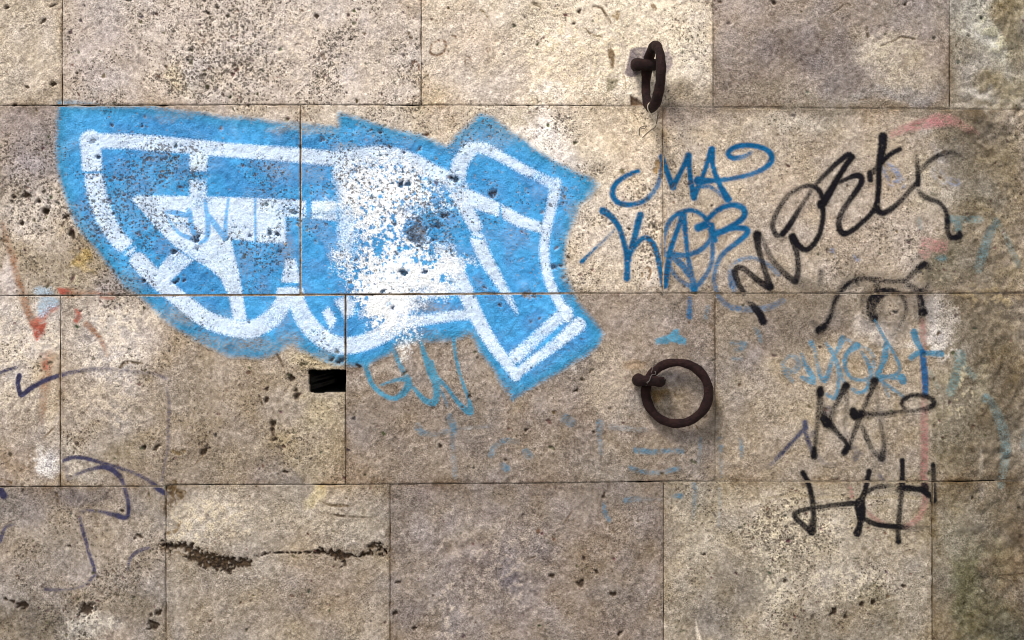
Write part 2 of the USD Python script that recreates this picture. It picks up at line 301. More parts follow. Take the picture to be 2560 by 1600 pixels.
n = 70000
px, py = rp.uniform(-20, 2580, n), rp.uniform(-20, 1620, n)
dd = dens[((py - CY0) / S).astype(int), ((px - CX0) / S).astype(int)]
sel = rp.random(n) < dd / 3.6
px, py = px[sel], py[sel]
rr = np.clip(0.9 * rp.pareto(3.0, len(px)) + 1.15, 1.05, 4.8)
for x, y, r in zip(px, py, rr):
    flat = 2.2 if (x < 155 and y < 262) else 1.0
    pit(x, y, r, min(0.75 * r, 5) * rp.uniform(.5, 1.1), ax=flat * rp.uniform(.8, 1.7), ang=(rp.uniform(-.25, .25) if flat > 1 else rp.uniform(-1.2, 1.2)),
        rgb=(62 + rp.uniform(-12, 30), 50 + rp.uniform(-10, 24), 42 + rp.uniform(-10, 18)), a=rp.uniform(.35, .9))
for x, y, r, ax in [(181, 588, 9, 1), (165, 548, 8, 1.1), (53, 557, 7, 1), (115, 529, 12, 1), (32, 490, 6, 1), (30, 503, 5, 1), (65, 485, 9, 1.2), (97, 500, 7, 1), (114, 528, 7, 1), (489, 596, 10, 1.3), (492, 625, 7, 1),
                    (436, 633, 7, 1), (429, 709, 6, 1.3), (439, 703, 6, 1), (456, 703, 6, 1), (360, 704, 5, 1), (245, 393, 6, 1), (279, 315, 5, 1), (353, 319, 5, 1), (788, 37, 6, 1), (873, 97, 4, 1),
                    (956, 329, 6, 1), (1049, 374, 6, 1.2), (805, 352, 7, 1.2), (1233, 485, 11, 1.1), (1003, 462, 8, 1), (1022, 458, 7, 1.6), (947, 518, 5, 1), (1006, 680, 10, 1), (1063, 680, 6, 1), (1117, 539, 8, 1.4), (1095, 566, 7, 1),
                    (677, 579, 7, 1), (693, 583, 6, 1), (1140, 447, 9, 1), (1386, 665, 7, 1), (1403, 662, 5, 1), (53, 1510, 10, 1.5), (220, 1525, 15, 1.2), (381, 1560, 12, 1.1), (394, 1528, 8, 1), (376, 1533, 6, 1.1), (14, 1492, 6, 1), (30, 1500, 6, 1),
                    (172, 1361, 5, 1), (302, 1279, 4, 1), (344, 1338, 5, 2.2), (335, 1345, 4, 1.6), (987, 1531, 6, 1.4), (994, 1454, 5, 1.3), (1034, 1573, 6, 1), (859, 1413, 4, 1.6), (851, 1420, 3, 1.5), (1508, 1240, 6, 1), (1511, 1231, 4, 1),
                    (1452, 1462, 7, 1.5), (1534, 1483, 7, 1.2), (1545, 1589, 7, 1.1), (1494, 1433, 5, 1), (1464, 1403, 4, 1.3), (1381, 1440, 5, 1.6), (1759, 1385, 5, 1), (690, 1104, 7, 1.2), (743, 990, 7, 1), (741, 976, 4, 1), (714, 1176, 5, 1.3), (1267, 1149, 5, 1.1),
                    (1100, 1115, 6, 1), (1177, 989, 5, 1), (846, 902, 8, 1.5), (828, 898, 6, 1.3), (889, 914, 5, 1.4), (1476, 924, 6, 1), (1455, 947, 6, 1), (1441, 972, 6, 1.3), (1526, 1022, 4, 1), (1317, 1075, 5, 1), (1481, 1080, 5, 1), (510, 1130, 9, 1.8), (360, 1118, 7, 1.0), (395, 1120, 6, 1.8),
                    (665, 1000, 6, 1), (668, 975, 5, 1), (683, 1060, 9, .8), (682, 1075, 6, 1), (727, 950, 8, 1), (2160, 1515, 8, 1), (2190, 1510, 10, .8), (2115, 1545, 8, 1), (2085, 1530, 9, 1.2), (2262, 1463, 6, 1.4), (1960, 1450, 5, 1), (2430, 1248, 4, 1), (195, 185, 5, 1.2), (520, 34, 6, 1), (545, 15, 5, 1),
                    (18, 20, 5, 1.4), (128, 212, 6, 1.6), (65, 215, 4, 2), (35, 262, 5, 1.5), (107, 50, 4, 2), (130, 17, 3, 3), (620, 265, 4, 1), (1450, 30, 5, 1.3), (1437, 58, 4, 1.2), (2262, 4, 5, 1.5), (1936, 8, 7, 1)]:
    pit(x, y, r, min(0.9 * r, 9), ax=ax, ang=rp.uniform(-.8, .5), a=.85, rgb=(60, 47, 36))
pit(1047, 592, 26, 7, 1.05, -.5, rgb=(124, 124, 128), a=.8)
pit(1041, 600, 15, 4, 1.2, -.6, rgb=(92, 94, 100), a=.6)
pit(230, 352, 9, 4, 1.25, .1, rgb=(150, 145, 145), a=.9)
pit(1321, 739, 11, 3, 1.25, 0, rgb=(168, 138, 104), a=1)
pit(1336, 740, 6, 3, 1.0, 0, rgb=(120, 100, 72), a=1)
pit(1349, 1330, 8, 1, 1, 0, rgb=(112, 84, 66), a=.9, d=0)
for x, y, r in [(747, 561, 4), (751, 624, 3), (752, 651, 4), (714, 610, 4), (751, 733, 6), (1291, 898, 3)]:
    pit(x, y, r, .6, 1.1, 0, rgb=(190, 165, 120), a=.95)
def dark_line(pts, w, rgb=(72, 56, 42), a=.9, depth=2.0, soft=3.0, rough=.6):
    win, m = stroke(pts, w, 1.0, soft)
    mm = m * smooth(0.75 + rough * (0.5 * N7[win] + 0.6 * N4[win]))
    height[win] -= depth * mm
    srgb[win] += (a * mm)[..., None] * (np.asarray(rgb, np.float32) - srgb[win])
    dirt[win] = np.maximum(dirt[win], 0.7 * mm)
# cracks and broken spots
for pts, w, rgb, dep in [
        (Z(1280, 0, [(770, 60), (840, 75), (880, 130), (930, 210)]), 6, (92, 74, 56), 3), (Z(1280, 0, [(700, 270), (730, 310), (850, 350)]), 5, (120, 98, 70), 2), (Z(1280, 0, [(960, 150), (1000, 120), (990, 180)]), 9, (150, 126, 92), 1),
        (Z(1280, 0, [(920, 430), (940, 520), (950, 640)]), [8, 18, 8], (120, 98, 72), 2), (Z(1280, 0, [(1330, 50), (1350, 80)]), 10, (140, 112, 84), 1), (Z(1280, 0, [(210, 30), (260, 50)]), 9, (110, 94, 74), 2),
        (Z(1280, 0, [(1890, 40), (1905, 130)]), 4, (90, 76, 62), 3), (Z(1280, 0, [(1040, 690), (1070, 760), (1070, 850)]), 2.5, (150, 126, 100), 1), (Z(640, 0, [(1650, 500), (1660, 420), (1740, 380), (1790, 400), (1790, 470), (1720, 520), (1660, 510)]), 6, (122, 94, 72), 2.5),
        (Z(640, 0, [(1980, 545), (2020, 545), (2020, 600), (1980, 600), (1980, 545)]), 3.5, (120, 96, 78), 1.5), (Z(640, 0, [(2180, 460), (2210, 455), (2200, 495), (2180, 475)]), 3, (130, 106, 86), 1), (Z(640, 0, [(2120, 90), (2180, 140), (2200, 200)]), 6, (134, 116, 84), 1),
        (Z(640, 0, [(1820, 340), (1880, 340), (1890, 360)]), 5, (116, 92, 74), 2), (Z(640, 0, [(1470, 650), (1490, 580), (1530, 600), (1545, 660)]), 5, (110, 76, 58), 2), (Z(640, 0, [(1440, 310), (1470, 360)]), 7, (100, 82, 66), 2),
        (Z(1920, 0, [(620, 120), (690, 70), (740, 30), (780, 50)]), 4, (104, 88, 72), 2), (Z(1920, 0, [(1060, 440), (1200, 380), (1260, 350), (1390, 370)]), [3, 5, 6, 5], (96, 82, 66), 3), (Z(1920, 0, [(935, 250), (945, 340)]), [4, 9], (88, 76, 60), 3),
        (Z(1920, 0, [(1000, 0), (1080, 40)]), 3, (116, 100, 84), 1), (Z(1920, 0, [(860, 945), (980, 930)]), 4, (118, 100, 80), 1), (Z(1920, 400, [(2090, 80), (2160, 20)]), 3, (96, 82, 60), 2), (Z(1920, 1200, [(2190, 910), (2419, 890)]), 4, (92, 74, 52), 3),
        (Z(1280, 400, [(1230, 1100), (1240, 1040), (1290, 1020), (1310, 1060), (1290, 1130)]), 5, (132, 104, 76), 2.5), (Z(1280, 400, [(1280, 1240), (1310, 1210), (1420, 1200)]), 4, (130, 108, 84), 1.5),
        (Z(640, 1200, [(600, 195), (700, 235), (800, 240), (910, 245)]), [3, 7, 9, 4], (96, 80, 60), 1.5), (Z(640, 1200, [(600, 300), (750, 330), (860, 345), (1060, 355)]), [2, 6, 6, 2], (72, 58, 44), 2),
        (Z(0, 1200, [(1600, 80), (1640, 130), (1700, 150)]), 20, (86, 66, 42), 3), (Z(0, 1200, [(1650, 20), (1650, 100), (1740, 120)]), 13, (110, 86, 56), 2), (Z(0, 1200, [(1590, 500), (1660, 480), (1700, 400)]), 9, (126, 106, 80), 1),
        (Z(0, 1200, [(530, 130), (545, 210)]), 8, (104, 88, 70), 3), (Z(0, 800, [(1140, 450), (1200, 400), (1350, 410)]), [8, 10, 5], (92, 78, 62), 2), (Z(0, 800, [(400, 1130), (470, 1060), (520, 1010)]), 4, (120, 100, 76), 2), (Z(0, 800, [(1640, 1240), (1690, 1260), (1740, 1240)]), 10, (120, 96, 60), 3),
        (Z(0, 800, [(1930, 1240), (1900, 1300), (1850, 1360)]), [10, 6, 3], (110, 90, 64), 2), (Z(640, 800, [(150, 940), (160, 1040), (170, 1110)]), [4, 12, 5], (84, 68, 54), 4), (Z(640, 800, [(380, 650), (390, 740)]), [5, 12], (80, 66, 54), 4), (Z(640, 800, [(200, 330), (260, 440)]), 7, (96, 80, 64), 3), (Z(640, 800, [(30, 720), (60, 800)]), 6, (92, 78, 62), 3),
        (Z(0, 800, [(20, 1512), (100, 1540)]), 9, (128, 106, 78), 3), (Z(1280, 1200, [(150, 750), (220, 725)]), 4, (92, 76, 62), 2), (Z(1280, 1200, [(500, 400), (570, 300)]), 4, (110, 92, 76), 2), (Z(1280, 1200, [(920, 30), (915, 90)]), 5, (82, 68, 56), 3)]:
    dark_line(pts, w, rgb, depth=dep)
# the black weathered fissure in the lowest course
FISS = [poly(Z(0, 1200, [(1585, 570), (1650, 590), (1800, 580), (1890, 575), (1960, 670), (2100, 700), (2280, 680), (2370, 710), (2340, 780), (2200, 790), (2180, 850), (2050, 840), (1950, 770), (1790, 735), (1900, 680), (1800, 620), (1640, 665), (1590, 630)]), 17, .5),
        poly(Z(640, 1200, [(640, 670), (760, 655), (900, 690), (980, 700), (860, 740), (800, 785), (740, 770)]), 15, .5),
        stroke(Z(640, 1200, [(0, 720), (120, 690), (300, 690), (430, 690), (550, 680), (640, 680)]), [8, 4, 3, 4, 10, 7], [.4, .45, .36, .6, .9, .9], 6),
        stroke(Z(640, 1200, [(980, 700), (1080, 695), (1160, 690), (1230, 690)]), [6, 10, 18, 12], [.7, .8, .55, .4], 7),
        stroke(Z(640, 1200, [(1060, 640), (1150, 620), (1220, 660)]), 16, .4, 8)]
for wm in FISS:
    w, m = wm
    m = smooth(m * 1.25 + (0.3 * N7[w] + 0.38 * N4[w] + .15 * F3[w]) * (m > .03))
    height[w] -= 7 * m
    srgb[w] += (.93 * m)[..., None] * ((np.array([44, 33, 24], np.float32) + np.clip(9 * F3[w] + 8 * N7[w], -16, 30)[..., None] * np.array([1, .85, .7], np.float32) - srgb[w]))
    dirt[w] = np.maximum(dirt[w], m)
for cx, cy, rx, ry in [(470, 1372, 60, 16), (555, 1392, 66, 22), (860, 1384, 46, 18), (940, 1376, 40, 16), (430, 1238, 26, 26)]:
    w, m = blob(cx, cy, rx, ry, 1.1, .6)
    m = m * smooth(.35 + .5 * F3[w] + .4 * N7[w]); height[w] -= 1.2 * m
    srgb[w] += (.7 * m)[..., None] * (np.array([84, 66, 46], np.float32) - srgb[w])
# chip at the joint under the upper ring, cement smears, lime runs, rust below the staple
for wm, rgb, a, dep in [
        (poly(Z(1280, 0, [(1130, 890), (1190, 940), (1260, 1000), (1120, 1000)]), 4, .15), (92, 66, 46), .9, 5),
        (poly(Z(1280, 0, [(1070, 480), (1250, 465), (1300, 560), (1240, 670), (1180, 690), (1120, 700), (1040, 640), (1060, 560)]), 5, .35), (128, 116, 117), .95, -.6),
        (poly(Z(1280, 0, [(1430, 440), (1480, 520), (1505, 600), (1480, 690), (1430, 690), (1380, 560)]), 7, .35), (132, 120, 122), .8, -.4),
        (poly(Z(1280, 0, [(880, 700), (1000, 710), (990, 800), (900, 860)]), 5, .3), (148, 138, 114), .85, -.3),
        (poly(Z(1280, 0, [(1440, 1000), (1900, 990), (1930, 1050), (1700, 1060), (1450, 1040)]), 12, .6), (150, 138, 128), .7, -.5),
        (poly(Z(1920, 0, [(0, 970), (800, 960), (1700, 990), (1720, 1070), (1200, 1080), (600, 1050), (0, 1040)]), 10, .5), (146, 134, 118), .8, -.6),
        (poly(Z(1920, 0, [(1640, 1030), (2100, 1010), (2100, 1060), (1700, 1080)]), 8, .7), (212, 204, 190), .7, -.5),
        (poly(Z(1280, 0, [(1420, 1040), (1500, 1050), (1480, 1130), (1430, 1150)]), 8, .5), (140, 122, 106), .8, 1),
        (poly(Z(1920, 800, [(0, 1690), (0, 1660), (1500, 1650), (1500, 1690)]), 5, .2), (156, 142, 118), .7, .5),
        (stroke(Z(1280, 400, [(1380, 30), (1410, 80), (1360, 100)]), 16, 1, 6), (168, 136, 92), .8, 3),
        (poly(Z(1560, 880, [(480, 690), (800, 650), (830, 700), (700, 760), (600, 900), (520, 900)], 260 / 1966), 14, .4), (112, 84, 46), .75, 0),
        (poly(Z(1560, 880, [(0, 230), (300, 190), (420, 250), (380, 400), (160, 430), (0, 420)], 260 / 1966), 10, .4), (160, 134, 104), .6, 0),
        (stroke(Z(1560, 880, [(0, 250), (150, 220), (330, 190), (420, 230)], 260 / 1966), 6, .8, 4), (110, 92, 76), .7, 1),
        (poly(Z(1280, 800, [(540, 405), (620, 410), (605, 490)]), 4, .2), (196, 186, 176), .9, 0),
        (stroke(Z(1280, 1200, [(1740, 1320), (1750, 1420), (1770, 1512), (1775, 1560)]), [2, 7, 12, 10], .95, 4), (226, 214, 196), .9, -.8),
        (stroke(Z(1920, 800, [(2010, 1200), (2020, 1300), (2015, 1480)]), [4, 12, 14], .8, 6), (196, 184, 166), .7, -.8),
        (stroke(Z(1920, 1200, [(2020, 60), (2020, 200)]), [16, 5], .6, 8), (176, 168, 172), .6, 0),
        (stroke(Z(640, 800, [(1430, 190), (1450, 270)]), 4, 1, 3), (235, 235, 235), .9, -.4),
        (poly(Z(640, 660, [(1340, 790), (1400, 760), (1470, 880), (1440, 920), (1380, 880)]), 6, .3), (190, 178, 164), .8, 0),
        (poly(Z(640, 660, [(1070, 990), (1330, 940), (1370, 1010), (1120, 1060)]), 8, .4), (178, 166, 152), .7, 0),
        (blob(1513, 960, 62, 85, .3, .7), (176, 160, 140), .5, -.4)]:
    w, m = wm
    height[w] -= dep * m
    srgb[w] += (a * m * np.clip(0.92 + .12 * N7[w], 0, 1))[..., None] * (np.asarray(rgb, np.float32) - srgb[w])
for cx, cy, rx, ry, a in [(1330, 820, 160, 110, .3), (1700, 760, 120, 50, .35), (1980, 800, 190, 90, .35), (2080, 700, 150, 50, .25), (1200, 1230, 220, 60, .25), (1620, 1190, 120, 50, .3), (1850, 260, 260, 40, .3), (2440, 720, 110, 160, .35), (2420, 300, 120, 80, .3), (2500, 1250, 90, 220, .3), (420, 1180, 120, 60, .25), (1750, 960, 70, 160, .2), (90, 300, 110, 60, .2), (1050, 1010, 150, 60, .2)]:
    w, m = blob(cx, cy, rx, ry, 1.3, 1.4)          # grey brown grime that runs on over the joints
    srgb[w] += (a * m * np.clip(.8 + .25 * M36[w], 0, 1.2))[..., None] * (np.array([112, 102, 91], np.float32) - srgb[w])
near = np.full((NY, NX), 1e6, np.float32)         # grime and rusty seepage along the joints
for c, (xs, k) in enumerate(COURSES):
    top, bot = h_line(k, X), h_line(k + 1, X)
    row = (Y >= top) & (Y < bot)
    dj = np.minimum(np.abs(Y - top), np.abs(Y - bot))
    for xv in xs[1:-1]: dj = np.minimum(dj, np.abs(X - xv) + 0 * Y)
    near = np.where(row, dj, near)
seep = np.exp(-near / 7) * np.clip(.45 + .6 * N36 + .4 * M14, 0, 1.4) + .5 * np.exp(-near / 22) * np.clip(.3 + .8 * M90 + .4 * N14, 0, 1.3)
srgb -= seep[..., None] * np.array([22, 25, 28], np.float32)
srgb = np.clip(srgb, 22, 250)

# ------------------------------------------------------------------ materials
def wall_material(path, gloss=0.84):
    return usdkit.material(stage, path, {
        'g': ('geometry', {}), 'tone': ('attribute', {'attribute': 'tone'}), 'tint': ('attribute', {'attribute': 'tint'}), 'cover': ('attribute', {'attribute': 'cover'}), 'dens': ('attribute', {'attribute': 'pits'}),
        'n1': ('noise_texture', {'scale': 265.0, 'detail': 3.0, 'roughness': 0.6}), 'n2': ('noise_texture', {'scale': 95.0, 'detail': 4.0, 'roughness': 0.6}), 'n3': ('noise_texture', {'scale': 560.0, 'detail': 2.0, 'roughness': 0.6}),
        # paint mixed in, broken up at its edges by the grain
        'inv': ('math', {'math_type': 'subtract', 'value1': 1.0}), 'ed': ('math', {'math_type': 'multiply'}), 'nn': ('math', {'math_type': 'subtract', 'value2': 0.5}), 'nk': ('math', {'math_type': 'multiply', 'value2': 10.0}),
        'ne': ('math', {'math_type': 'multiply'}), 'cc': ('math', {'math_type': 'add', 'use_clamp': True}), 'mixc': ('mix_color', {'blend_type': 'mix'}),
        # grain
        'gr': ('map_range', {'from_min': 0.28, 'from_max': 0.72, 'to_min': 0.36, 'to_max': 1.64, 'clamp': True}), 'gr2': ('map_range', {'from_min': 0.3, 'from_max': 0.7, 'to_min': 0.83, 'to_max': 1.17, 'clamp': True}),
        'gm': ('math', {'math_type': 'multiply'}), 'grey': ('combine_color', {}), 'lo': ('noise_texture', {'scale': 9.0, 'detail': 4.0, 'roughness': 0.6}), 'lom': ('map_range', {'from_min': 0.36, 'from_max': 0.62, 'to_min': 0.45, 'to_max': 1.0, 'clamp': True}), 'cf': ('math', {'math_type': 'multiply_add', 'value2': -0.5, 'value3': 1.0}), 'cfm': ('math', {'math_type': 'multiply'}), 'bst': ('math', {'math_type': 'multiply', 'value2': 1.0}), 'col': ('mix_color', {'blend_type': 'multiply', 'fac': 1.0}),
        # specks: tiny pits full of dirt
        'nv': ('noise_texture', {'scale': 240.0, 'detail': 2.0}), 'vo': ('vector_math', {'math_type': 'scale', 'scale': 0.006}), 'va': ('vector_math', {'math_type': 'add'}), 'v': ('voronoi_texture', {'scale': 205.0, 'randomness': 1.0}), 'sep': ('separate_color', {}), 'p3': ('math', {'math_type': 'power', 'value2': 3.0}), 'th': ('math', {'math_type': 'multiply'}), 'th2': ('math', {'math_type': 'multiply', 'value2': 0.5}),
        'df': ('math', {'math_type': 'subtract'}), 'sp': ('map_range', {'from_min': -0.06, 'from_max': 0.06, 'clamp': True}), 'spk': ('math', {'math_type': 'multiply', 'value2': 0.72}),
        'fin': ('mix_color', {'blend_type': 'mix', 'b': (0.045, 0.034, 0.026)}),
        'h1': ('math', {'math_type': 'multiply', 'value2': 0.55}), 'h2': ('math', {'math_type': 'multiply_add', 'value2': 1.0}), 'h3': ('math', {'math_type': 'multiply_add', 'value2': -1.0}),
        'bump': ('bump', {'strength': 1.0, 'distance': 0.0045}),
        'p': ('principled_bsdf', {'roughness': gloss, 'specular_ior_level': 0.12, 'diffuse_roughness': 0.4})},
        [('g.position', 'n1.vector'), ('g.position', 'n2.vector'), ('g.position', 'n3.vector'), ('g.position', 'nv.vector'), ('nv.color', 'vo.vector1'), ('g.position', 'va.vector1'), ('vo.vector', 'va.vector2'), ('va.vector', 'v.vector'),
         ('cover.fac', 'inv.value2'), ('inv.value', 'ed.value1'), ('cover.fac', 'ed.value2'), ('n1.fac', 'nn.value1'), ('nn.value', 'nk.value1'), ('nk.value', 'ne.value1'), ('ed.value', 'ne.value2'),
         ('cover.fac', 'cc.value1'), ('ne.value', 'cc.value2'), ('cc.value', 'mixc.fac'), ('tone.color', 'mixc.a'), ('tint.color', 'mixc.b'),
         ('n1.fac', 'gr.value'), ('n2.fac', 'gr2.value'), ('gr.result', 'gm.value1'), ('gr2.result', 'gm.value2'), ('gm.value', 'grey.r'), ('gm.value', 'grey.g'), ('gm.value', 'grey.b'),
         ('g.position', 'lo.vector'), ('lo.fac', 'lom.value'), ('cover.fac', 'cf.value1'), ('cf.value', 'cfm.value1'), ('lom.result', 'cfm.value2'), ('cfm.value', 'col.fac'), ('lom.result', 'bst.value1'), ('bst.value', 'bump.strength'), ('mixc.result', 'col.a'), ('grey.color', 'col.b'),
         ('v.color', 'sep.color'), ('sep.r', 'p3.value1'), ('p3.value', 'th.value1'), ('dens.fac', 'th.value2'), ('th.value', 'th2.value1'), ('th2.value', 'df.value1'), ('v.distance', 'df.value2'), ('df.value', 'sp.value'), ('sp.result', 'spk.value1'),
         ('spk.value', 'fin.fac'), ('col.result', 'fin.a'),
         ('n3.fac', 'h1.value1'), ('n1.fac', 'h2.value1'), ('h1.value', 'h2.value3'), ('sp.result', 'h3.value1'), ('h2.value', 'h3.value3'), ('h3.value', 'bump.height'),
         ('fin.result', 'p.base_color'), ('bump.normal', 'p.normal')], surface='p.BSDF')
stone_mat = wall_material('/World/Looks/travertine', 0.86)
paint_mat = wall_material('/World/Looks/spray_paint', 0.84)

def iron_material(path, rgb, rgb2):
    return usdkit.material(stage, path, {
        'c': ('texture_coordinate', {}), 'n': ('noise_texture', {'scale': 45.0, 'detail': 6.0, 'roughness': 0.7}), 'n2': ('noise_texture', {'scale': 190.0, 'detail': 5.0, 'roughness': 0.75}),
        'r': ('rgb_ramp', {'ramp': [(0.3, rgb), (0.55, tuple(0.5 * (a + b) for a, b in zip(rgb, rgb2))), (0.75, rgb2)]}), 's': ('map_range', {'from_min': 0.64, 'from_max': 0.72, 'clamp': True}),
        'm': ('mix_color', {'b': (0.055, 0.042, 0.044)}), 'b': ('bump', {'strength': 1.0, 'distance': 0.006}), 'p': ('principled_bsdf', {'roughness': 0.7, 'metallic': 0.0, 'specular_ior_level': 0.1})},
        [('c.object', 'n.vector'), ('c.object', 'n2.vector'), ('n.fac', 'r.fac'), ('n2.fac', 's.value'), ('s.result', 'm.fac'), ('r.color', 'm.a'), ('n2.fac', 'b.height'), ('b.normal', 'p.normal'), ('m.result', 'p.base_color')], surface='p.BSDF')
iron_mat = iron_material('/World/Looks/rusted_iron', (0.004, 0.002, 0.0026), (0.026, 0.0105, 0.0085))
def plain(path, rgb, rough=0.8, scale=60.0, var=0.35):
    return usdkit.material(stage, path, {'g': ('geometry', {}), 'n': ('noise_texture', {'scale': scale, 'detail': 5.0, 'roughness': 0.65}), 'm': ('map_range', {'from_min': .3, 'from_max': .7, 'to_min': 1 - var, 'to_max': 1 + var}),
        'k': ('combine_color', {}), 'c': ('mix_color', {'blend_type': 'multiply', 'fac': 1.0, 'a': rgb}), 'b': ('bump', {'strength': .5, 'distance': .003}), 'p': ('principled_bsdf', {'roughness': rough})},
        [('g.position', 'n.vector'), ('n.fac', 'm.value'), ('m.result', 'k.r'), ('m.result', 'k.g'), ('m.result', 'k.b'), ('k.color', 'c.b'), ('c.result', 'p.base_color'), ('n.fac', 'b.height'), ('b.normal', 'p.normal')], surface='p.BSDF')
string_mat = plain('/World/Looks/string', (0.42, 0.36, 0.26), .85, 900.0, .4)
dark_string_mat = plain('/World/Looks/dark_string', (0.10, 0.075, 0.055), .85, 900.0, .4)
wire_mat = plain('/World/Looks/wire', (0.10, 0.085, 0.075), .6, 900.0, .4)
ground_mat = plain('/World/Looks/paving', (0.16, 0.15, 0.14), .85, 6.0, .3)

# ------------------------------------------------------------------ the wall, stone by stone
def sample(a, x, y):
    return ndimage.map_coordinates(a, [(y - CY0) / S, (x - CX0) / S], order=1, mode='nearest')
def sample3(a, x, y):
    return np.stack([sample(a[..., k], x, y) for k in range(3)], -1)

wall = UsdGeom.Xform.Define(stage, '/World/stone_wall').GetPrim()
tag(wall, 'weathered travertine block wall with thin joints, marked all over by graffiti', 'wall')
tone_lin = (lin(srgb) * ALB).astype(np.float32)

def to_world(x, y, out):
    """Photo millimetres and millimetres out of the wall face -> metres."""
    return np.stack([(x - 1280) / 1000, -out / 1000, EYE + (800 - y) / 1000], -1)

wob = [np.random.default_rng(500 + i) for i in range(40)]
def wobble(seed, t, amp):
    """Uneven stone edge: a smooth wander and small chips."""
    r = np.random.default_rng(seed)
    a = np.interp(t, np.arange(-400, 3000, 90), r.standard_normal(38)) * 0.8 + np.interp(t, np.arange(-400, 3000, 17), r.standard_normal(200)) * 0.45
    c = np.interp(t, np.arange(-400, 3000, 26), np.maximum(r.standard_normal(131) - 1.3, 0)) * 2.2
    return amp * (0.55 * a + c)

HOLE = (772.5, 866, 926, 980)
LABELS = {(0, 0): 'block with fine horizontal pitted bands', (0, 1): 'pale block peppered with small pits', (0, 2): 'cream block that holds the upper iron ring', (0, 3): 'dark grey tooled block', (0, 4): 'light grey block stained olive at its edge',
          (1, 2): 'long block under the black tags, rough and olive at its right end', (2, 1): 'block with the rectangular black hole', (2, 2): 'brownish block that holds the lower iron ring', (2, 3): 'block with the whitewashed patch', (3, 1): 'block split by a black fissure', (3, 3): 'yellowish block dotted with small pits', (3, 4): 'block with a mossy green stain'}
def lines(a, b, lo, hi):
    """Grid lines: every 2 mm where the photograph sees, wider beyond."""
    out = [np.linspace(max(a, lo), min(b, hi), int((min(b, hi) - max(a, lo)) / S) + 1)]
    if a < lo: out.insert(0, np.linspace(a, lo, max(3, int((lo - a) / 14)))[:-1])
    if b > hi: out.append(np.linspace(hi, b, max(3, int((b - hi) / 14)))[1:])
    return np.concatenate(out)

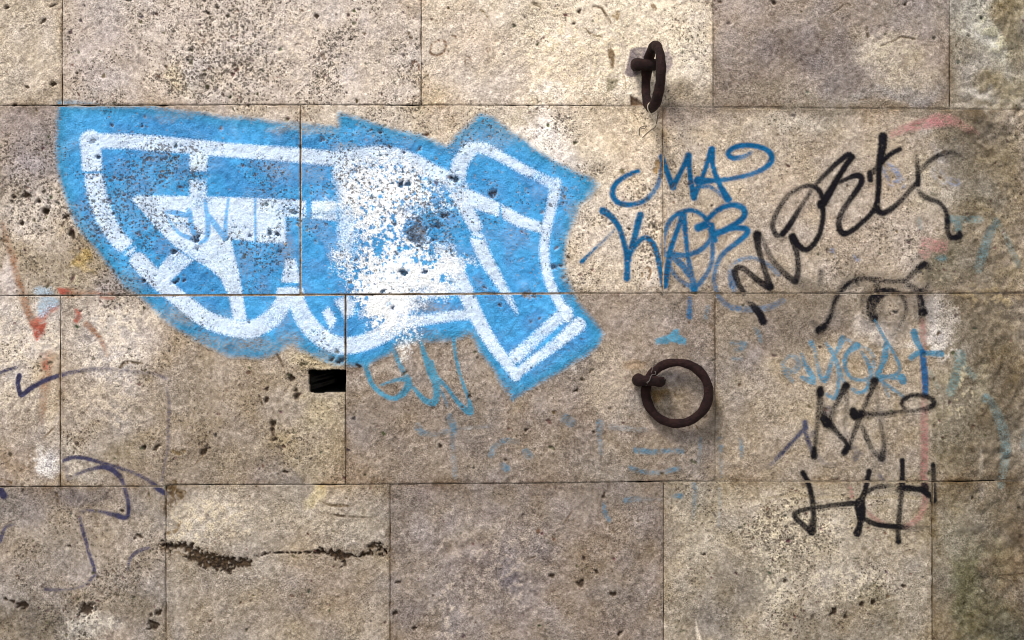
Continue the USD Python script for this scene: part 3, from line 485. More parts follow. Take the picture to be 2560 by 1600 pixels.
stones = []
gap = 0.65
for c, (xs, k) in enumerate(COURSES):
    for i in range(len(xs) - 1):
        xl, xr = xs[i], xs[i + 1]
        u = (lines(xl, xr, -30, 2590) - xl) / (xr - xl)
        yt, yb = float(h_line(k, np.array(.5 * (xl + xr)))), float(h_line(k + 1, np.array(.5 * (xl + xr))))
        v = (lines(yt, yb, -30, 1630) - yt) / (yb - yt)
        yy0, xx0 = yt + v * (yb - yt), xl + u * (xr - xl)
        sd = 1000 + 37 * c + 5 * i
        left, right = xl + gap + np.abs(wobble(sd, yy0, .6)), xr - gap - np.abs(wobble(sd + 1, yy0, .6))
        top, bot = h_line(k, xx0) + gap + np.abs(wobble(sd + 2, xx0, 1.15 if k == 1 else .75)), h_line(k + 1, xx0) - gap - np.abs(wobble(sd + 3, xx0, .6))
        if k == 1: top = top + 1.8 * np.exp(-((xx0 - 1005) / 60) ** 2) + 2.6 * np.exp(-((xx0 - 404) / 13) ** 2) + 1.2 * np.exp(-((xx0 - 880) / 30) ** 2)
        if k == 3: top = top + 1.6 * np.exp(-((xx0 - 822) / 26) ** 2) + 2.2 * np.exp(-((xx0 - 1605) / 26) ** 2) + 1.2 * np.exp(-((xx0 - 2420) / 60) ** 2)
        x = left[:, None] * (1 - u)[None] + right[:, None] * u[None]
        y = top[None] * (1 - v)[:, None] + bot[None] * v[:, None]
        r = np.random.default_rng(sd)
        out = sample(height, x, y) + r.uniform(-1.1, 1.1) + r.uniform(-.4, .4) * (u[None] - .5) + r.uniform(-.4, .4) * (v[:, None] - .5)
        R = 1.9 + 0.9 * np.clip(sample(N36, x, y), -1, 2.5)
        de = np.minimum(np.minimum(x - left[:, None], right[:, None] - x), np.minimum(y - top[None], bot[None] - y))
        t = np.clip(1 - de / R, 0, 1)
        out = out - R * (1 - np.sqrt(np.maximum(1 - t * t, 0)))
        cells = np.ones((len(v) - 1, len(u) - 1), bool)
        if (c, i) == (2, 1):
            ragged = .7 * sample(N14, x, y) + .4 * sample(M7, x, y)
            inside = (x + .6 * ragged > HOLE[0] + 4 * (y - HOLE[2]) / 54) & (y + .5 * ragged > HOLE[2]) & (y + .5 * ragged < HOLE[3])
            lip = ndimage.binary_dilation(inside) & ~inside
            hd = S * ndimage.distance_transform_edt(~inside); hr = 3.2 + 1.6 * np.clip(sample(N14, x, y) + sample(M7, x, y), -1, 2)
            out = out - hr * (1 - np.sqrt(np.maximum(1 - np.clip(1 - hd / hr, 0, 1) ** 2, 0)))
            out = np.where(inside, -480.0, np.where(lip, out - 9, out))
        V = to_world(x, y, out)
        ny, nx = x.shape
        G = np.arange(ny * nx).reshape(ny, nx)
        F = np.stack([G[:-1, :-1], G[1:, :-1], G[1:, 1:], G[:-1, 1:]], -1).reshape(-1, 4)
        Vs = V.copy(); 
        if (c, i) == (2, 1):
            Vs[..., 1] = np.where(inside, -sample(height, x, y) / 1000, V[..., 1])
        du, dv = np.gradient(Vs, axis=1), np.gradient(Vs, axis=0)
        N = np.cross(dv, du); N /= np.linalg.norm(N, axis=-1, keepdims=True) + 1e-12
        N *= np.where(N[..., 1:2] > 0, -1, 1)
        if (c, i) == (2, 1):
            N[inside] = (0, -1, 0)
        # sides and back
        rim = np.concatenate([G[0, :], G[1:, -1], G[-1, -2::-1], G[-2:0:-1, 0]])
        P = V.reshape(-1, 3); back = P[rim].copy(); back[:, 1] = 0.52
        front2 = P[rim].copy(); nr = len(rim); base = len(P)
        a = np.arange(nr); b = (a + 1) % nr
        ctr = P.mean(0); nrm = front2 - ctr; nrm[:, 1] = 0; nrm /= np.linalg.norm(nrm, axis=1, keepdims=True)
        Fs = np.stack([base + a, base + b, base + nr + b, base + nr + a], -1)
        corner = [0, nx - 1, nx - 1 + ny - 1, 2 * (nx - 1) + ny - 1]
        Fb = np.array([[base + nr + q for q in corner]])
        PP = np.vstack([P, front2, back]); NN = np.vstack([N.reshape(-1, 3), nrm, nrm])
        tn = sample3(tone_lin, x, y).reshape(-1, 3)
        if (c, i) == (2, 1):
            tn[inside.ravel()] = (.004, .0035, .003); tn[lip.ravel()] = (.008, .007, .006)  # shade of the hole painted into the tone: near-black inside and on its lip
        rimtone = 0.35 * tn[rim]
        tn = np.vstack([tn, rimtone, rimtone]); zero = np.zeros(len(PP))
        pd = np.concatenate([sample(dens, x, y).ravel(), np.zeros(2 * nr)])
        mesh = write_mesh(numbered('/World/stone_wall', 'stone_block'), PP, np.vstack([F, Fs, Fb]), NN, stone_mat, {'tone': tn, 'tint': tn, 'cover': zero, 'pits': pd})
        if (c, i) in LABELS:
            tag(mesh.GetPrim(), LABELS[(c, i)])
        stones.append(dict(key=(c, i), x=x, y=y, V=V, N=N, G=G, R=R, de=de, box=(xl, yt - 8, xr, yb + 8)))

# joints: mortar between the stones, deep in some places and flush in others
def joint(path_pts, deep, width=9.0, seed=0, grey=.6):
    p = np.asarray(path_pts, float); L = np.linalg.norm(p[-1] - p[0]); m = max(8, int(L / 4))
    s = np.linspace(0, 1, m); seg = np.concatenate([[0], np.cumsum(np.linalg.norm(np.diff(p, axis=0), axis=1))]); seg /= seg[-1]
    q = np.stack([np.interp(s, seg, p[:, 0]), np.interp(s, seg, p[:, 1])], 1)
    d = p[-1] - p[0]; d /= np.linalg.norm(d); nn = np.array([-d[1], d[0]])
    r = np.random.default_rng(seed)
    dep = np.interp(s, np.linspace(0, 1, len(np.atleast_1d(deep))), np.atleast_1d(deep)) if np.size(deep) > 1 else np.full(m, float(deep))
    dep = np.clip(dep + np.interp(s * L, np.arange(0, L + 30, 22), r.standard_normal(int(L / 22) + 3)[:len(np.arange(0, L + 30, 22))]) * (0.28 * dep), .6, 22)
    off = np.linspace(-width / 2, width / 2, 7)
    x = q[:, 0, None] + off[None] * nn[0]; y = q[:, 1, None] + off[None] * nn[1]
    out = sample(height, x, y) - dep[:, None] - 0.12 * np.abs(off)[None]
    V = to_world(x, y, out)
    N = np.cross(np.gradient(V, axis=1), np.gradient(V, axis=0)); N /= np.linalg.norm(N, axis=-1, keepdims=True) + 1e-12; N *= np.where(N[..., 1:2] > 0, -1, 1)
    G = np.arange(x.size).reshape(x.shape); F = np.stack([G[:-1, :-1], G[:-1, 1:], G[1:, 1:], G[1:, :-1]], -1).reshape(-1, 4)
    tn = sample3(tone_lin, x, y).reshape(-1, 3) * (1 - grey) + grey * lin((100, 92, 82)) * ALB
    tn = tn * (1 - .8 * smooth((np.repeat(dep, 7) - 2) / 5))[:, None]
    write_mesh(numbered('/World/stone_wall', 'mortar_joint'), V.reshape(-1, 3), F, N.reshape(-1, 3), stone_mat, {'tone': tn, 'tint': tn, 'cover': np.zeros(x.size), 'pits': np.zeros(x.size)})

def hj(k, xa, xb, deep, **kw):
    t = np.linspace(xa, xb, 30); joint(np.stack([t, h_line(k, t)], 1), deep, **kw)
def vj(x0, k, deep, y_from=None, y_to=None, **kw):
    a = float(h_line(k, np.array(float(x0)))) if y_from is None else y_from; b = float(h_line(k + 1, np.array(float(x0)))) if y_to is None else y_to
    joint([(x0, a), (x0, b)], deep, **kw)
hj(1, -160, 330, [6, 7, 6, 9], seed=1); hj(1, 330, 760, [12, 16, 7, 6], seed=2); hj(1, 760, 1060, [9, 14, 18, 20], seed=3); hj(1, 1060, 1500, [9, 8, 9, 7], seed=4); hj(1, 1500, 1680, [4, 2, 1], seed=5); hj(1, 1680, 2720, [.9, .8, .8, .9], seed=6, width=14, grey=.5)
hj(2, -160, 420, [6, 8, 7, 5], seed=7); hj(2, 420, 760, [2, 2, 5, 7], seed=8); hj(2, 760, 1140, [2, 4, 10, 9, 2], seed=9); hj(2, 1140, 1440, [1.2, 1.5, 2], seed=10); hj(2, 1440, 1680, [3, 5, 3, 1.5], seed=11); hj(2, 1680, 2100, [1.4, 1.2, 2], seed=12); hj(2, 2100, 2440, [3, 4, 4], seed=13); hj(2, 2440, 2720, 1.2, seed=14)
hj(3, -160, 240, [10, 11, 6, 8], seed=15); hj(3, 240, 780, [3, 3, 4, 3], seed=16); hj(3, 780, 960, [14, 5, 3], seed=17); hj(3, 960, 1560, [2, 2.5, 1.4, 1.6], seed=18); hj(3, 1560, 1650, [10, 15, 6], seed=19); hj(3, 1650, 2320, [1.2, 1.0, 1.1], seed=20, width=12, grey=.4); hj(3, 2320, 2490, [9, 11, 9], seed=21); hj(3, 2490, 2720, .9, seed=22)
vj(155, 0, [2, 2, 9, 10, 9], seed=30); vj(1053, 0, [8, 9, 12, 10, 10], seed=31); vj(1783, 0, [4, 2, 1, 1, .9], seed=32); vj(2375, 0, [5, 1, 3, 5], seed=33)
vj(751, 1, [10, 13, 11, 5, 3, 2], seed=34); vj(1657, 1, [1, 5, 2, 1.5, 1.6, 1.8], seed=35)
vj(151, 2, [11, 8, 7, 8], seed=36); vj(864, 2, [14, 9, 9], y_to=922, seed=37); vj(864, 2, [7, 3, 2.5, 2], y_from=985, seed=38); vj(1788, 2, [3, 8, 4, 3, 2], seed=39)
vj(415, 3, [12, 10, 9, 9], seed=40); vj(975, 3, [2, 4, 3, 6, 7], seed=41); vj(1659, 3, [8, 11, 12, 12], seed=42); vj(2331, 3, [9, 4, 7, 9], seed=43)

# the same masonry carries on where the photograph does not look
def coarse_block(x0, x1, z0, z1):
    b = trimesh.creation.box((x1 - x0 - .003, .25, z1 - z0 - .003)); b.apply_translation(((x0 + x1) / 2, .127, (z0 + z1) / 2)); return b
rr_ = np.random.default_rng(9); blocks = []
rows = [(EYE + .8 - float(h_line(k + 1, np.array(1280.))) / 1000, EYE + .8 - float(h_line(k, np.array(1280.))) / 1000, True) for k in range(4)]
zt = EYE + 1.014; zb = EYE + .8 - 1.686
rows += [(zt + .478 * j, zt + .478 * (j + 1), False) for j in range(6)] + [(zb - .478, zb, False), (zb - .956, zb - .478, False)]
for z0, z1, mid in rows:
    for x0, x1 in ([(-8, -1.44), (1.44, 8)] if mid else [(-8, 8)]):
        xx = x0
        while xx < x1 - .05:
            nx_ = min(x1, xx + rr_.uniform(.55, 1.0))
            if x1 - nx_ < .3: nx_ = x1
            blocks.append(coarse_block(xx, nx_, z0, z1)); xx = nx_
far = trimesh.util.concatenate(blocks)
tn = np.repeat(np.array([lin((176, 158, 132)) * ALB * rr_.uniform(.8, 1.12) for _ in blocks]), 8, 0)
far_m = write_mesh('/World/stone_wall/outlying_masonry', far.vertices, far.faces, None, stone_mat, {'tone': tn, 'tint': tn, 'cover': np.zeros(len(tn)), 'pits': np.full(len(tn), .5)})
tag(far_m.GetPrim(), kind='stuff')
g = trimesh.creation.box((400, 400, .2)); g.apply_translation((0, -199.5, -.1))
tag(usdkit.mesh(stage, '/World/ground', g, ground_mat).GetPrim(), kind='structure')

# ------------------------------------------------------------------ graffiti: films of paint that follow the stones' relief
order = [0]
cur = tone_lin                                       # colour of what lies under the next coat
def new_cover():
    return np.zeros((NY, NX), np.float32)
def put(cov, *wms, mode='max'):
    for w, m in wms:
        cov[w] = np.maximum(cov[w], m) if mode == 'max' else cov[w] * (1 - m)
    return cov

def film(path, cov, rgb, label=None, category=None, group=None, pits=.85, uneven=.12, cut=.07):
    """One coat of paint as sheets over the stones, one for each stroke or run of joined strokes; the coats below show through where it is thin."""
    global cur
    rgb = np.asarray(rgb, np.float32)
    tint = lin(np.clip(rgb + (uneven * 60 * (0.5 * N36 + 0.4 * N14 + .3 * M7))[..., None], 0, 255)).astype(np.float32) * ALB
    cov = np.clip(cov, 0, 1) * (1 - pits * dirt)
    order[0] += 1
    lab, count = ndimage.label(ndimage.binary_dilation(cov > cut, iterations=4)) if label else (np.ones(cov.shape, np.int8), 1)
    if count > 1:                                   # specks go with the nearest larger stroke
        size = ndimage.sum(cov > cut, lab, np.arange(1, count + 1)); big = [q + 1 for q in range(count) if size[q] > 40]
        near = ndimage.distance_transform_edt(~np.isin(lab, big), return_distances=False, return_indices=True)
        lab = lab[near[0], near[1]]
    else:
        big = [1]
    root, made = path, []
    if len(big) > 1:
        tag(UsdGeom.Xform.Define(stage, root).GetPrim(), label, category, group)
    for q in big:
        ii, jj = np.nonzero((cov > cut) & (lab == q))
        bx = (CX0 + S * jj.min() - 4, CY0 + S * ii.min() - 4, CX0 + S * jj.max() + 4, CY0 + S * ii.max() + 4)
        mine = np.where(lab == q, cov, 0) if len(big) > 1 else cov
        Ps, Ns, Fs, tones, tints, covs, pds, base = [], [], [], [], [], [], [], 0
        for st in stones:
            b = st['box']
            if b[0] > bx[2] or b[2] < bx[0] or b[1] > bx[3] or b[3] < bx[1]: continue
            cv = sample(mine, st['x'], st['y'])
            ok = st['de'] > .25
            c4 = np.maximum(np.maximum(cv[:-1, :-1], cv[1:, :-1]), np.maximum(cv[:-1, 1:], cv[1:, 1:]))
            k4 = ok[:-1, :-1] & ok[1:, :-1] & ok[:-1, 1:] & ok[1:, 1:] & (c4 > cut)
            if not k4.any(): continue
            G = st['G']
            F = np.stack([G[:-1, :-1], G[1:, :-1], G[1:, 1:], G[:-1, 1:]], -1)[k4]
            ids, inv = np.unique(F, return_inverse=True)
            P = st['V'].reshape(-1, 3)[ids] + np.array([0, -(0.00012 + 0.00003 * order[0]), 0])
            x, y = st['x'].ravel()[ids], st['y'].ravel()[ids]
            Ps.append(P); Ns.append(st['N'].reshape(-1, 3)[ids]); Fs.append(inv.reshape(-1, 4) + base); base += len(ids)
            tones.append(sample3(cur, x, y)); tints.append(sample3(tint, x, y)); covs.append(cv.ravel()[ids]); pds.append(sample(dens, x, y))
        if not Ps: continue
        m = write_mesh(numbered(root, 'paint_stroke') if len(big) > 1 else path, np.vstack(Ps), np.vstack(Fs), np.vstack(Ns), paint_mat, {'tone': np.vstack(tones), 'tint': np.vstack(tints), 'cover': np.concatenate(covs), 'pits': .8 * np.concatenate(pds)})
    cur = cur + cov[..., None] * (tint - cur)
    if label and len(big) == 1: tag(m.GetPrim(), label, category, group)

# -- old stains and faded writing first
A_ = (0, 520); KA = 480 / 2419.0
cov = new_cover()
put(cov, stroke(Z(0, 520, [(30, 200), (90, 430), (170, 650), (210, 850), (270, 1030), (310, 1180), (360, 1330), (440, 1460)], KA), [14, 16, 18, 16, 16, 20, 20, 24], [.3, .35, .4, .5, .5, .4, .45, .5], 12),
    stroke(Z(0, 520, [(880, 1060), (1080, 1075), (1420, 1085)], KA), [22, 14, 10], [.5, .4, .3], 10), stroke(Z(0, 800, [(820, 40), (880, 100), (960, 200), (1010, 330)]), [16, 14, 12, 10], [.5, .5, .4, .25], 10),
    stroke(Z(0, 800, [(470, 330), (430, 560), (410, 760), (390, 960)]), [26, 30, 20, 16], [.3, .35, .3, .15], 14))
film(numbered('/World', 'brown_stain'), cov * np.clip(1.3 + .35 * N14, 0, 1.7), (142, 94, 62), 'thin rusty brown drip running down the left end of the wall', 'stain', cut=.06)
cov = new_cover()
put(cov, poly(Z(0, 520, [(725, 985), (830, 985), (885, 1060), (860, 1105), (770, 1075)], KA), 9, .3), stroke(Z(0, 520, [(440, 1470), (530, 1390), (620, 1285), (730, 1235)], KA), [26, 22, 20, 16], [.55, .6, .75, .5], 10),
    poly(Z(0, 800, [(280, 10), (440, 10), (410, 140), (365, 190)]), 10, .3), stroke(Z(0, 520, [(1270, 1110), (1420, 1125)], KA), 12, .55, 8), stroke(Z(0, 520, [(960, 1290), (990, 1350), (960, 1420)], KA), [10, 14, 12], .7, 8),
    stroke(Z(0, 800, [(410, 350), (430, 440)]), 20, .5, 10))
film(numbered('/World', 'red_graffiti'), cov * np.clip(.95 + .3 * N14, 0, 1.25), (166, 86, 70), 'worn brick red zigzag paint marks left of the blue piece', 'graffiti')
cov = new_cover()
put(cov, blob(*Z(0, 520, [(545, 1000)], KA)[0], 22, 16, 1.0, .5), blob(*Z(0, 520, [(500, 1210)], KA)[0], 15, 18, .8, .4), blob(*Z(0, 520, [(590, 1120)], KA)[0], 22, 14, .9, .4))
film(numbered('/World', 'pale_blue_smudge'), cov * .65, (166, 192, 212), 'small pale blue paint smudge across the joint, amid the red zigzag', 'graffiti')
cov = new_cover()
for pts, w, a in [([(0, 500), (80, 470), (160, 450)], 9, [.6, .75, .5]), ([(185, 525), (172, 600), (190, 680), (212, 708), (300, 640), (430, 570), (560, 525), (700, 490), (850, 465), (1000, 460), (1200, 480), (1400, 500), (1480, 515), (1570, 550)], [13, 12, 13, 12, 10, 9, 8, 8], [.9, .85, .9, .8, .75, .5, .35, .25, .3, .5]),
                  ([(1575, 640), (1600, 800), (1590, 1000), (1590, 1200), (1560, 1350), (1530, 1512)], [6, 9, 7, 7], [.25, .4, .3, .35, .3, .3]), ([(605, 1330), (680, 1300), (800, 1305), (950, 1345), (1100, 1390), (1250, 1440), (1400, 1512), (1490, 1592), (1565, 1640)], [10, 11, 11, 10, 9, 9, 10, 14, 12], [.7, .75, .75, .65, .6, .5, .5, .8, .8]),
                  ([(650, 1500), (780, 1435), (900, 1400), (1000, 1392), (1080, 1430), (1145, 1505), (1180, 1600), (1212, 1740), (1195, 1865), (1080, 1842), (960, 1812), (840, 1800), (760, 1812)], [7, 8, 10, 14, 13, 11, 10, 9, 14, 9, 9, 8], [.3, .5, .7, .9, .85, .6, .6, .7, .9, .7, .6, .5, .2]),
                  ([(630, 1390), (640, 1500)], 9, [.25, .3]), ([(755, 1860), (790, 2012), (830, 2162), (895, 2375), (860, 2450), (780, 2515), (600, 2548), (430, 2545)], [8, 10, 9, 9, 8, 7, 7, 9], [.45, .7, .65, .7, .5, .3, .35, .5]),
                  ([(1210, 2370), (1230, 2255), (1300, 2190), (1405, 2150)], [7, 9, 11, 9], [.3, .6, .65, .45]), ([(0, 1600), (35, 1660)], 18, .9), ([(0, 2090), (50, 1965), (140, 1925)], [10, 9, 6], [.7, .55, .25])]:
    put(cov, stroke(Z(0, 800, pts), w, a, 4))
film(numbered('/World', 'marker_scribble'), np.minimum(1.3 * cov, 1), (58, 56, 84), 'thin looping violet grey marker scribble on the lower left blocks', 'graffiti', uneven=.1)

cov = new_cover()                                    # scrubbed blue writing across the middle blocks
for ox, oy, pts, w, a in [(640, 800, [(1530, 1010), (1570, 1060)], [20, 18], .6), (640, 800, [(1570, 1060), (1680, 1080), (1800, 1050)], 14, .3), (640, 800, [(1830, 915), (1860, 990), (1875, 1060)], [16, 20, 14], [.7, .8, .5]), (640, 800, [(1865, 1060), (1860, 1200), (1880, 1480)], 13, [.5, .4, .25]),
                          (640, 800, [(1900, 1020), (2100, 1010), (2250, 1000)], 10, [.3, .2, .1]), (640, 800, [(2220, 1270), (2250, 1200), (2350, 1140), (2480, 1150)], [16, 12, 14, 12], [.5, .35, .45, .3]), (640, 800, [(2340, 1380), (2365, 1400)], 18, .7), (1280, 800, [(500, 930), (560, 970)], 24, .5), (1280, 800, [(130, 1250), (160, 1280)], 20, .65),
                          (1280, 800, [(830, 970), (830, 1120), (845, 1260)], [18, 12, 12], [.5, .35, .3]), (1280, 800, [(1170, 1230), (1320, 1245), (1470, 1235), (1600, 1235)], [14, 13, 11, 15], [.8, .75, .55, .8]), (1280, 800, [(1120, 1395), (1220, 1430), (1400, 1440), (1510, 1415), (1570, 1405)], [12, 12, 10, 13, 13], [.55, .5, .45, .6, .7]),
                          (1280, 800, [(1780, 1120), (1775, 1230), (1760, 1340)], 9, [.5, .35, .15]), (1280, 800, [(1970, 1130), (1975, 1260), (1975, 1480)], [14, 11, 9], [.55, .4, .2]), (1280, 800, [(2160, 1130), (2175, 1290)], 11, [.5, .4]), (1280, 800, [(2080, 215), (2200, 225), (2170, 270), (2110, 290)], [10, 14, 10], .5), (1280, 800, [(2090, 365), (2170, 370)], 8, .4),
                          (1280, 800, [(2280, 60), (2330, 130), (2350, 200)], [9, 14, 10], [.25, .4, .3]), (1280, 1200, [(1080, 195), (1160, 180), (1250, 185), (1420, 180)], [16, 12, 10, 6], [.65, .5, .3, .15]), (1280, 1200, [(1500, 155), (1590, 150)], [6, 15], [.4, .75]), (1280, 1200, [(870, 220), (880, 310), (920, 380)], [8, 12, 10], [.35, .7, .5]),
                          (1280, 1200, [(1715, 30), (1730, 120), (1710, 360)], 11, [.4, .45, .2]), (1280, 1200, [(1960, 80), (1965, 260), (1950, 430)], 9, [.25, .2, .2]), (1280, 800, [(1850, -120), (1830, -20)], 12, .4), (1280, 800, [(930, 1010), (1250, 1040)], 14, .2)]:
    put(cov, stroke(Z(ox, oy, pts), w, a, 7))
film(numbered('/World', 'faded_blue_writing'), cov * np.clip(.85 + .3 * N14, 0, 1.1), (76, 112, 134), 'scrubbed faint blue dashes and strokes around and below the lower iron ring', 'graffiti', cut=.08)
film(numbered('/World', 'teal_paint_blot'), put(new_cover(), poly(Z(1280, 800, [(1350, 180), (1420, 160), (1490, 145), (1540, 90), (1585, 90), (1590, 150), (1655, 185), (1650, 240), (1580, 240), (1500, 210), (1470, 235), (1355, 232)]), 5, .15)) * .85, (72, 140, 170), 'small flat teal paint blot just above the lower iron ring', 'graffiti')
cov = new_cover()
for pts, w, a in [([(1430, 560), (1440, 640)], 10, .4), ([(1720, 560), (1850, 560), (2000, 560)], [20, 16, 18], [.7, .5, .45]), ([(1790, 580), (1800, 650)], 18, .65), ([(2160, 575), (2100, 690), (2040, 850), (1990, 1030)], [16, 24, 26, 22], [.6, .6, .6, .35]), ([(2160, 580), (2210, 640), (2290, 830), (2370, 990)], [16, 10, 14, 16], [.5, .2, .4, .4]), ([(1600, 930), (1650, 930)], [8, 18], .75),
                  ([(2060, 2250), (2110, 2290), (2180, 2430), (2240, 2600), (2250, 2720), (2230, 2900), (2200, 3080)], [22, 20, 24, 28, 26, 22, 16], [.6, .3, .4, .35, .45, .3, .25]), ([(2480, 2500), (2440, 2700)], 24, .3)]:
    put(cov, stroke(Z(1920, 400, pts), w, a, 9))
film(numbered('/World', 'teal_letters'), .8 * cov, (84, 124, 134), 'dim teal letters TA sprayed on the rough olive right edge', 'graffiti')
cov = new_cover()
for pts, w, a in [([(2270, 1090), (2280, 1160)], [30, 24], .5), ([(2250, 1180), (2220, 1320), (2180, 1440)], [18, 26, 22], [.4, .5, .5]), ([(2330, 1220), (2400, 1290)], 16, .35), ([(1980, 1230), (2060, 1390)], 8, .25)]:
    put(cov, stroke(Z(1800, 600, pts), w, a, 9))
film(numbered('/World', 'teal_smear'), cov, (84, 118, 122), 'teal smear beside the thick blue T, on greenish stone', 'graffiti')
cov = new_cover()
for ox, oy, pts, w, a in [(1800, 300, [(1560, 440), (1640, 520), (1720, 600)], [30, 40, 24], [.3, .5, .4]), (1800, 300, [(1600, 600), (1730, 610)], 14, .4), (1800, 300, [(2030, 500), (2150, 570), (2240, 590)], [30, 26, 16], [.12, .25, .45]), (1800, 300, [(1320, 380), (1330, 470)], 9, .35), (1800, 300, [(1060, 1230), (1060, 1300)], 12, .35), (1800, 300, [(1280, 1290), (1300, 1310)], 14, .4)]:
    put(cov, stroke(Z(ox, oy, pts), w, a, 10))
film(numbered('/World', 'blue_scrub_patch'), cov * smooth(.55 + .7 * N7 + .4 * M14), (70, 112, 168), 'scratchy remains of blue paint inside the black NORTK tag', 'graffiti')

# -- red line and pink smear on the right
cov = new_cover()
put(cov, stroke(Z(1900, 950, [(1535, -560), (1545, -440), (1545, -300), (1550, 100), (1550, 300), (1555, 500), (1555, 700), (1545, 900), (1555, 1000), (1562, 1130), (1530, 1240), (1470, 1330), (1380, 1385)]), [14, 15, 16, 18, 19, 19, 18, 17, 17, 16, 16, 15, 13], [.45, .5, .4, .22, .45, .55, .6, .52, .48, .45, .48, .48, .4], 8),
    stroke(Z(1900, 950, [(1010, 1240), (1080, 1310), (1180, 1360)]), 12, [.35, .45, .3], 7), stroke(Z(1900, 950, [(850, 1010), (870, 1100)]), [8, 12], .5, 7))
film(numbered('/World', 'red_line'), cov * np.clip(.9 + .2 * N7, 0, 1), (148, 88, 90), 'thin faded red line dropping straight and hooking left at its foot', 'graffiti')
cov = put(new_cover(), stroke(Z(1920, 0, [(1170, 1270), (1300, 1215), (1450, 1175), (1600, 1140), (1760, 1145), (1850, 1200), (1980, 1260)]), [16, 20, 26, 32, 24, 20, 14], [.4, .5, .65, .75, .4, .2, .15], 14), poly(Z(1920, 400, [(1450, 740), (1690, 750), (1690, 860), (1560, 860), (1530, 920), (1460, 900)]), 14, .3))
cov[window(2280, 580, 2400, 660)] *= .4
film(numbered('/World', 'pink_smear'), cov * np.clip(.85 + .25 * N7, 0, 1), (174, 108, 112), 'soft pink red spray smear above the black NORTK tag', 'graffiti')

# -- GUN, thin teal tag under the piece
cov = new_cover()
U = (640, 660)
for pts, w, a in [([(1040, 890), (1045, 1000), (1095, 1130), (1180, 1220), (1290, 1270), (1380, 1230), (1440, 1150), (1435, 1080)], [15, 13, 12, 11, 12, 16, 20, 16], .9), ([(1430, 1085), (1330, 1095), (1180, 1145)], [14, 9, 6], [.9, .8, .6]), ([(1310, 830), (1350, 930), (1400, 1030), (1440, 1110)], 12, [.7, .8, .6, .9]), ([(1560, 750), (1600, 880), (1660, 1020), (1700, 1130), (1705, 1250), (1675, 1310), (1590, 1280), (1490, 1170)], [10, 14, 24, 18, 16, 18, 14, 9], .9),
                  ([(1655, 930), (1690, 1060), (1790, 1150), (1880, 1270), (1960, 1360), (2025, 1400), (2010, 1280), (1960, 1140), (1910, 980), (1880, 830), (1868, 700)], [14, 18, 9, 10, 14, 17, 9, 8, 8, 9, 10], .85), ([(1710, 1150), (1770, 1240), (1805, 1340)], 7, [.7, .6, .3])]:
    put(cov, stroke(Z(*U, pts), w, a, 4))
film(numbered('/World', 'teal_tag'), cov, (66, 138, 168), 'thin teal tag reading GUN below the blue and white piece', 'graffiti')

# -- the big blue and white piece
piece = UsdGeom.Xform.Define(stage, '/World/bubble_letter_graffiti').GetPrim()
tag(piece, 'large sprayed piece of sky blue bubble letters with white outlines', 'graffiti')
BLUE = [(143, 258), (159, 263), (344, 268), (450, 279), (503, 286), (640, 295), (701, 304), (751, 309), (846, 316), (848, 278), (886, 288), (957, 311), (1037, 335), (1118, 367), (1143, 344), (1201, 285), (1230, 289), (1280, 328), (1351, 381), (1407, 409), (1465, 436), (1494, 460), (1478, 482), (1449, 511), (1437, 548), (1423, 580), (1414, 620), (1410, 654), (1418, 696), (1431, 731), (1449, 762), (1476, 797), (1507, 840),
        (1492, 869), (1423, 908), (1362, 948), (1306, 988), (1283, 1000), (1262, 964), (1235, 924), (1203, 882), (1185, 855), (1172, 840), (1129, 847), (1055, 855), (996, 862), (973, 884), (931, 906), (905, 914), (865, 913), (809, 903), (783, 890), (756, 871), (736, 857), (688, 884), (656, 895), (640, 898), (569, 887), (503, 858), (450, 829), (405, 799), (352, 744), (317, 715), (265, 657), (220, 598), (185, 548), (164, 495), (150, 448), (143, 400), (141, 330)]
w, m = poly(BLUE, 20, .15)
cov = new_cover(); put(cov, (w, m))
put(cov, stroke([(150, 258), (240, 262)], 16, [.5, .2], 12))
thin = smooth(.22 + .5 * N36 + .35 * N90 - .1)        # coat thinner in places: olive stone glows through
for x, y, rx, ry, v in [(430, 300, 60, 14, .3), (720, 318, 50, 14, .5), (780, 330, 60, 12, .45), (880, 370, 25, 12, .4), (1235, 335, 50, 30, .25), (1480, 460, 22, 26, .5), (1440, 540, 14, 30, .4), (640, 870, 60, 22, .5), (730, 840, 30, 30, .6), (480, 800, 90, 22, .45), (560, 860, 80, 18, .45), (1040, 775, 50, 14, .5), (1090, 770, 60, 14, .45),
                       (450, 780, 60, 30, .35), (715, 620, 22, 50, .35), (690, 780, 40, 30, .25), (330, 700, 40, 30, .3), (1415, 690, 14, 60, .35), (800, 890, 40, 14, .4), (1280, 985, 14, 20, .45), (700, 430, 30, 30, .25), (790, 430, 30, 30, .2), (1120, 840, 120, 12, .3), (610, 650, 30, 40, .2)]:
    ww, mm = blob(x, y, rx, ry, 1.1, .6); cov[ww] *= 1 - .7 * v * mm
cov *= 1 - .08 * thin
bl = np.broadcast_to(np.array([80, 168, 226], np.float32), (NY, NX, 3)).copy()
deep = smooth(.35 + .55 * N36 + .5 * M90)
for x, y, rx, ry, v in [(700, 430, 60, 40, .8), (800, 440, 60, 30, .6), (715, 620, 26, 60, 1), (1200, 480, 50, 60, .5), (610, 650, 40, 60, .6), (1090, 600, 50, 40, .4), (520, 720, 60, 40, .5), (1300, 700, 40, 60, .5), (350, 420, 60, 40, .4), (1100, 765, 60, 16, 1), (700, 780, 30, 30, .8)]:
    ww, mm = blob(x, y, rx, ry, 1.0, .6); deep[ww] = np.maximum(deep[ww], v * mm)
bl += (.75 * deep)[..., None] * (np.array([66, 140, 200], np.float32) - bl)
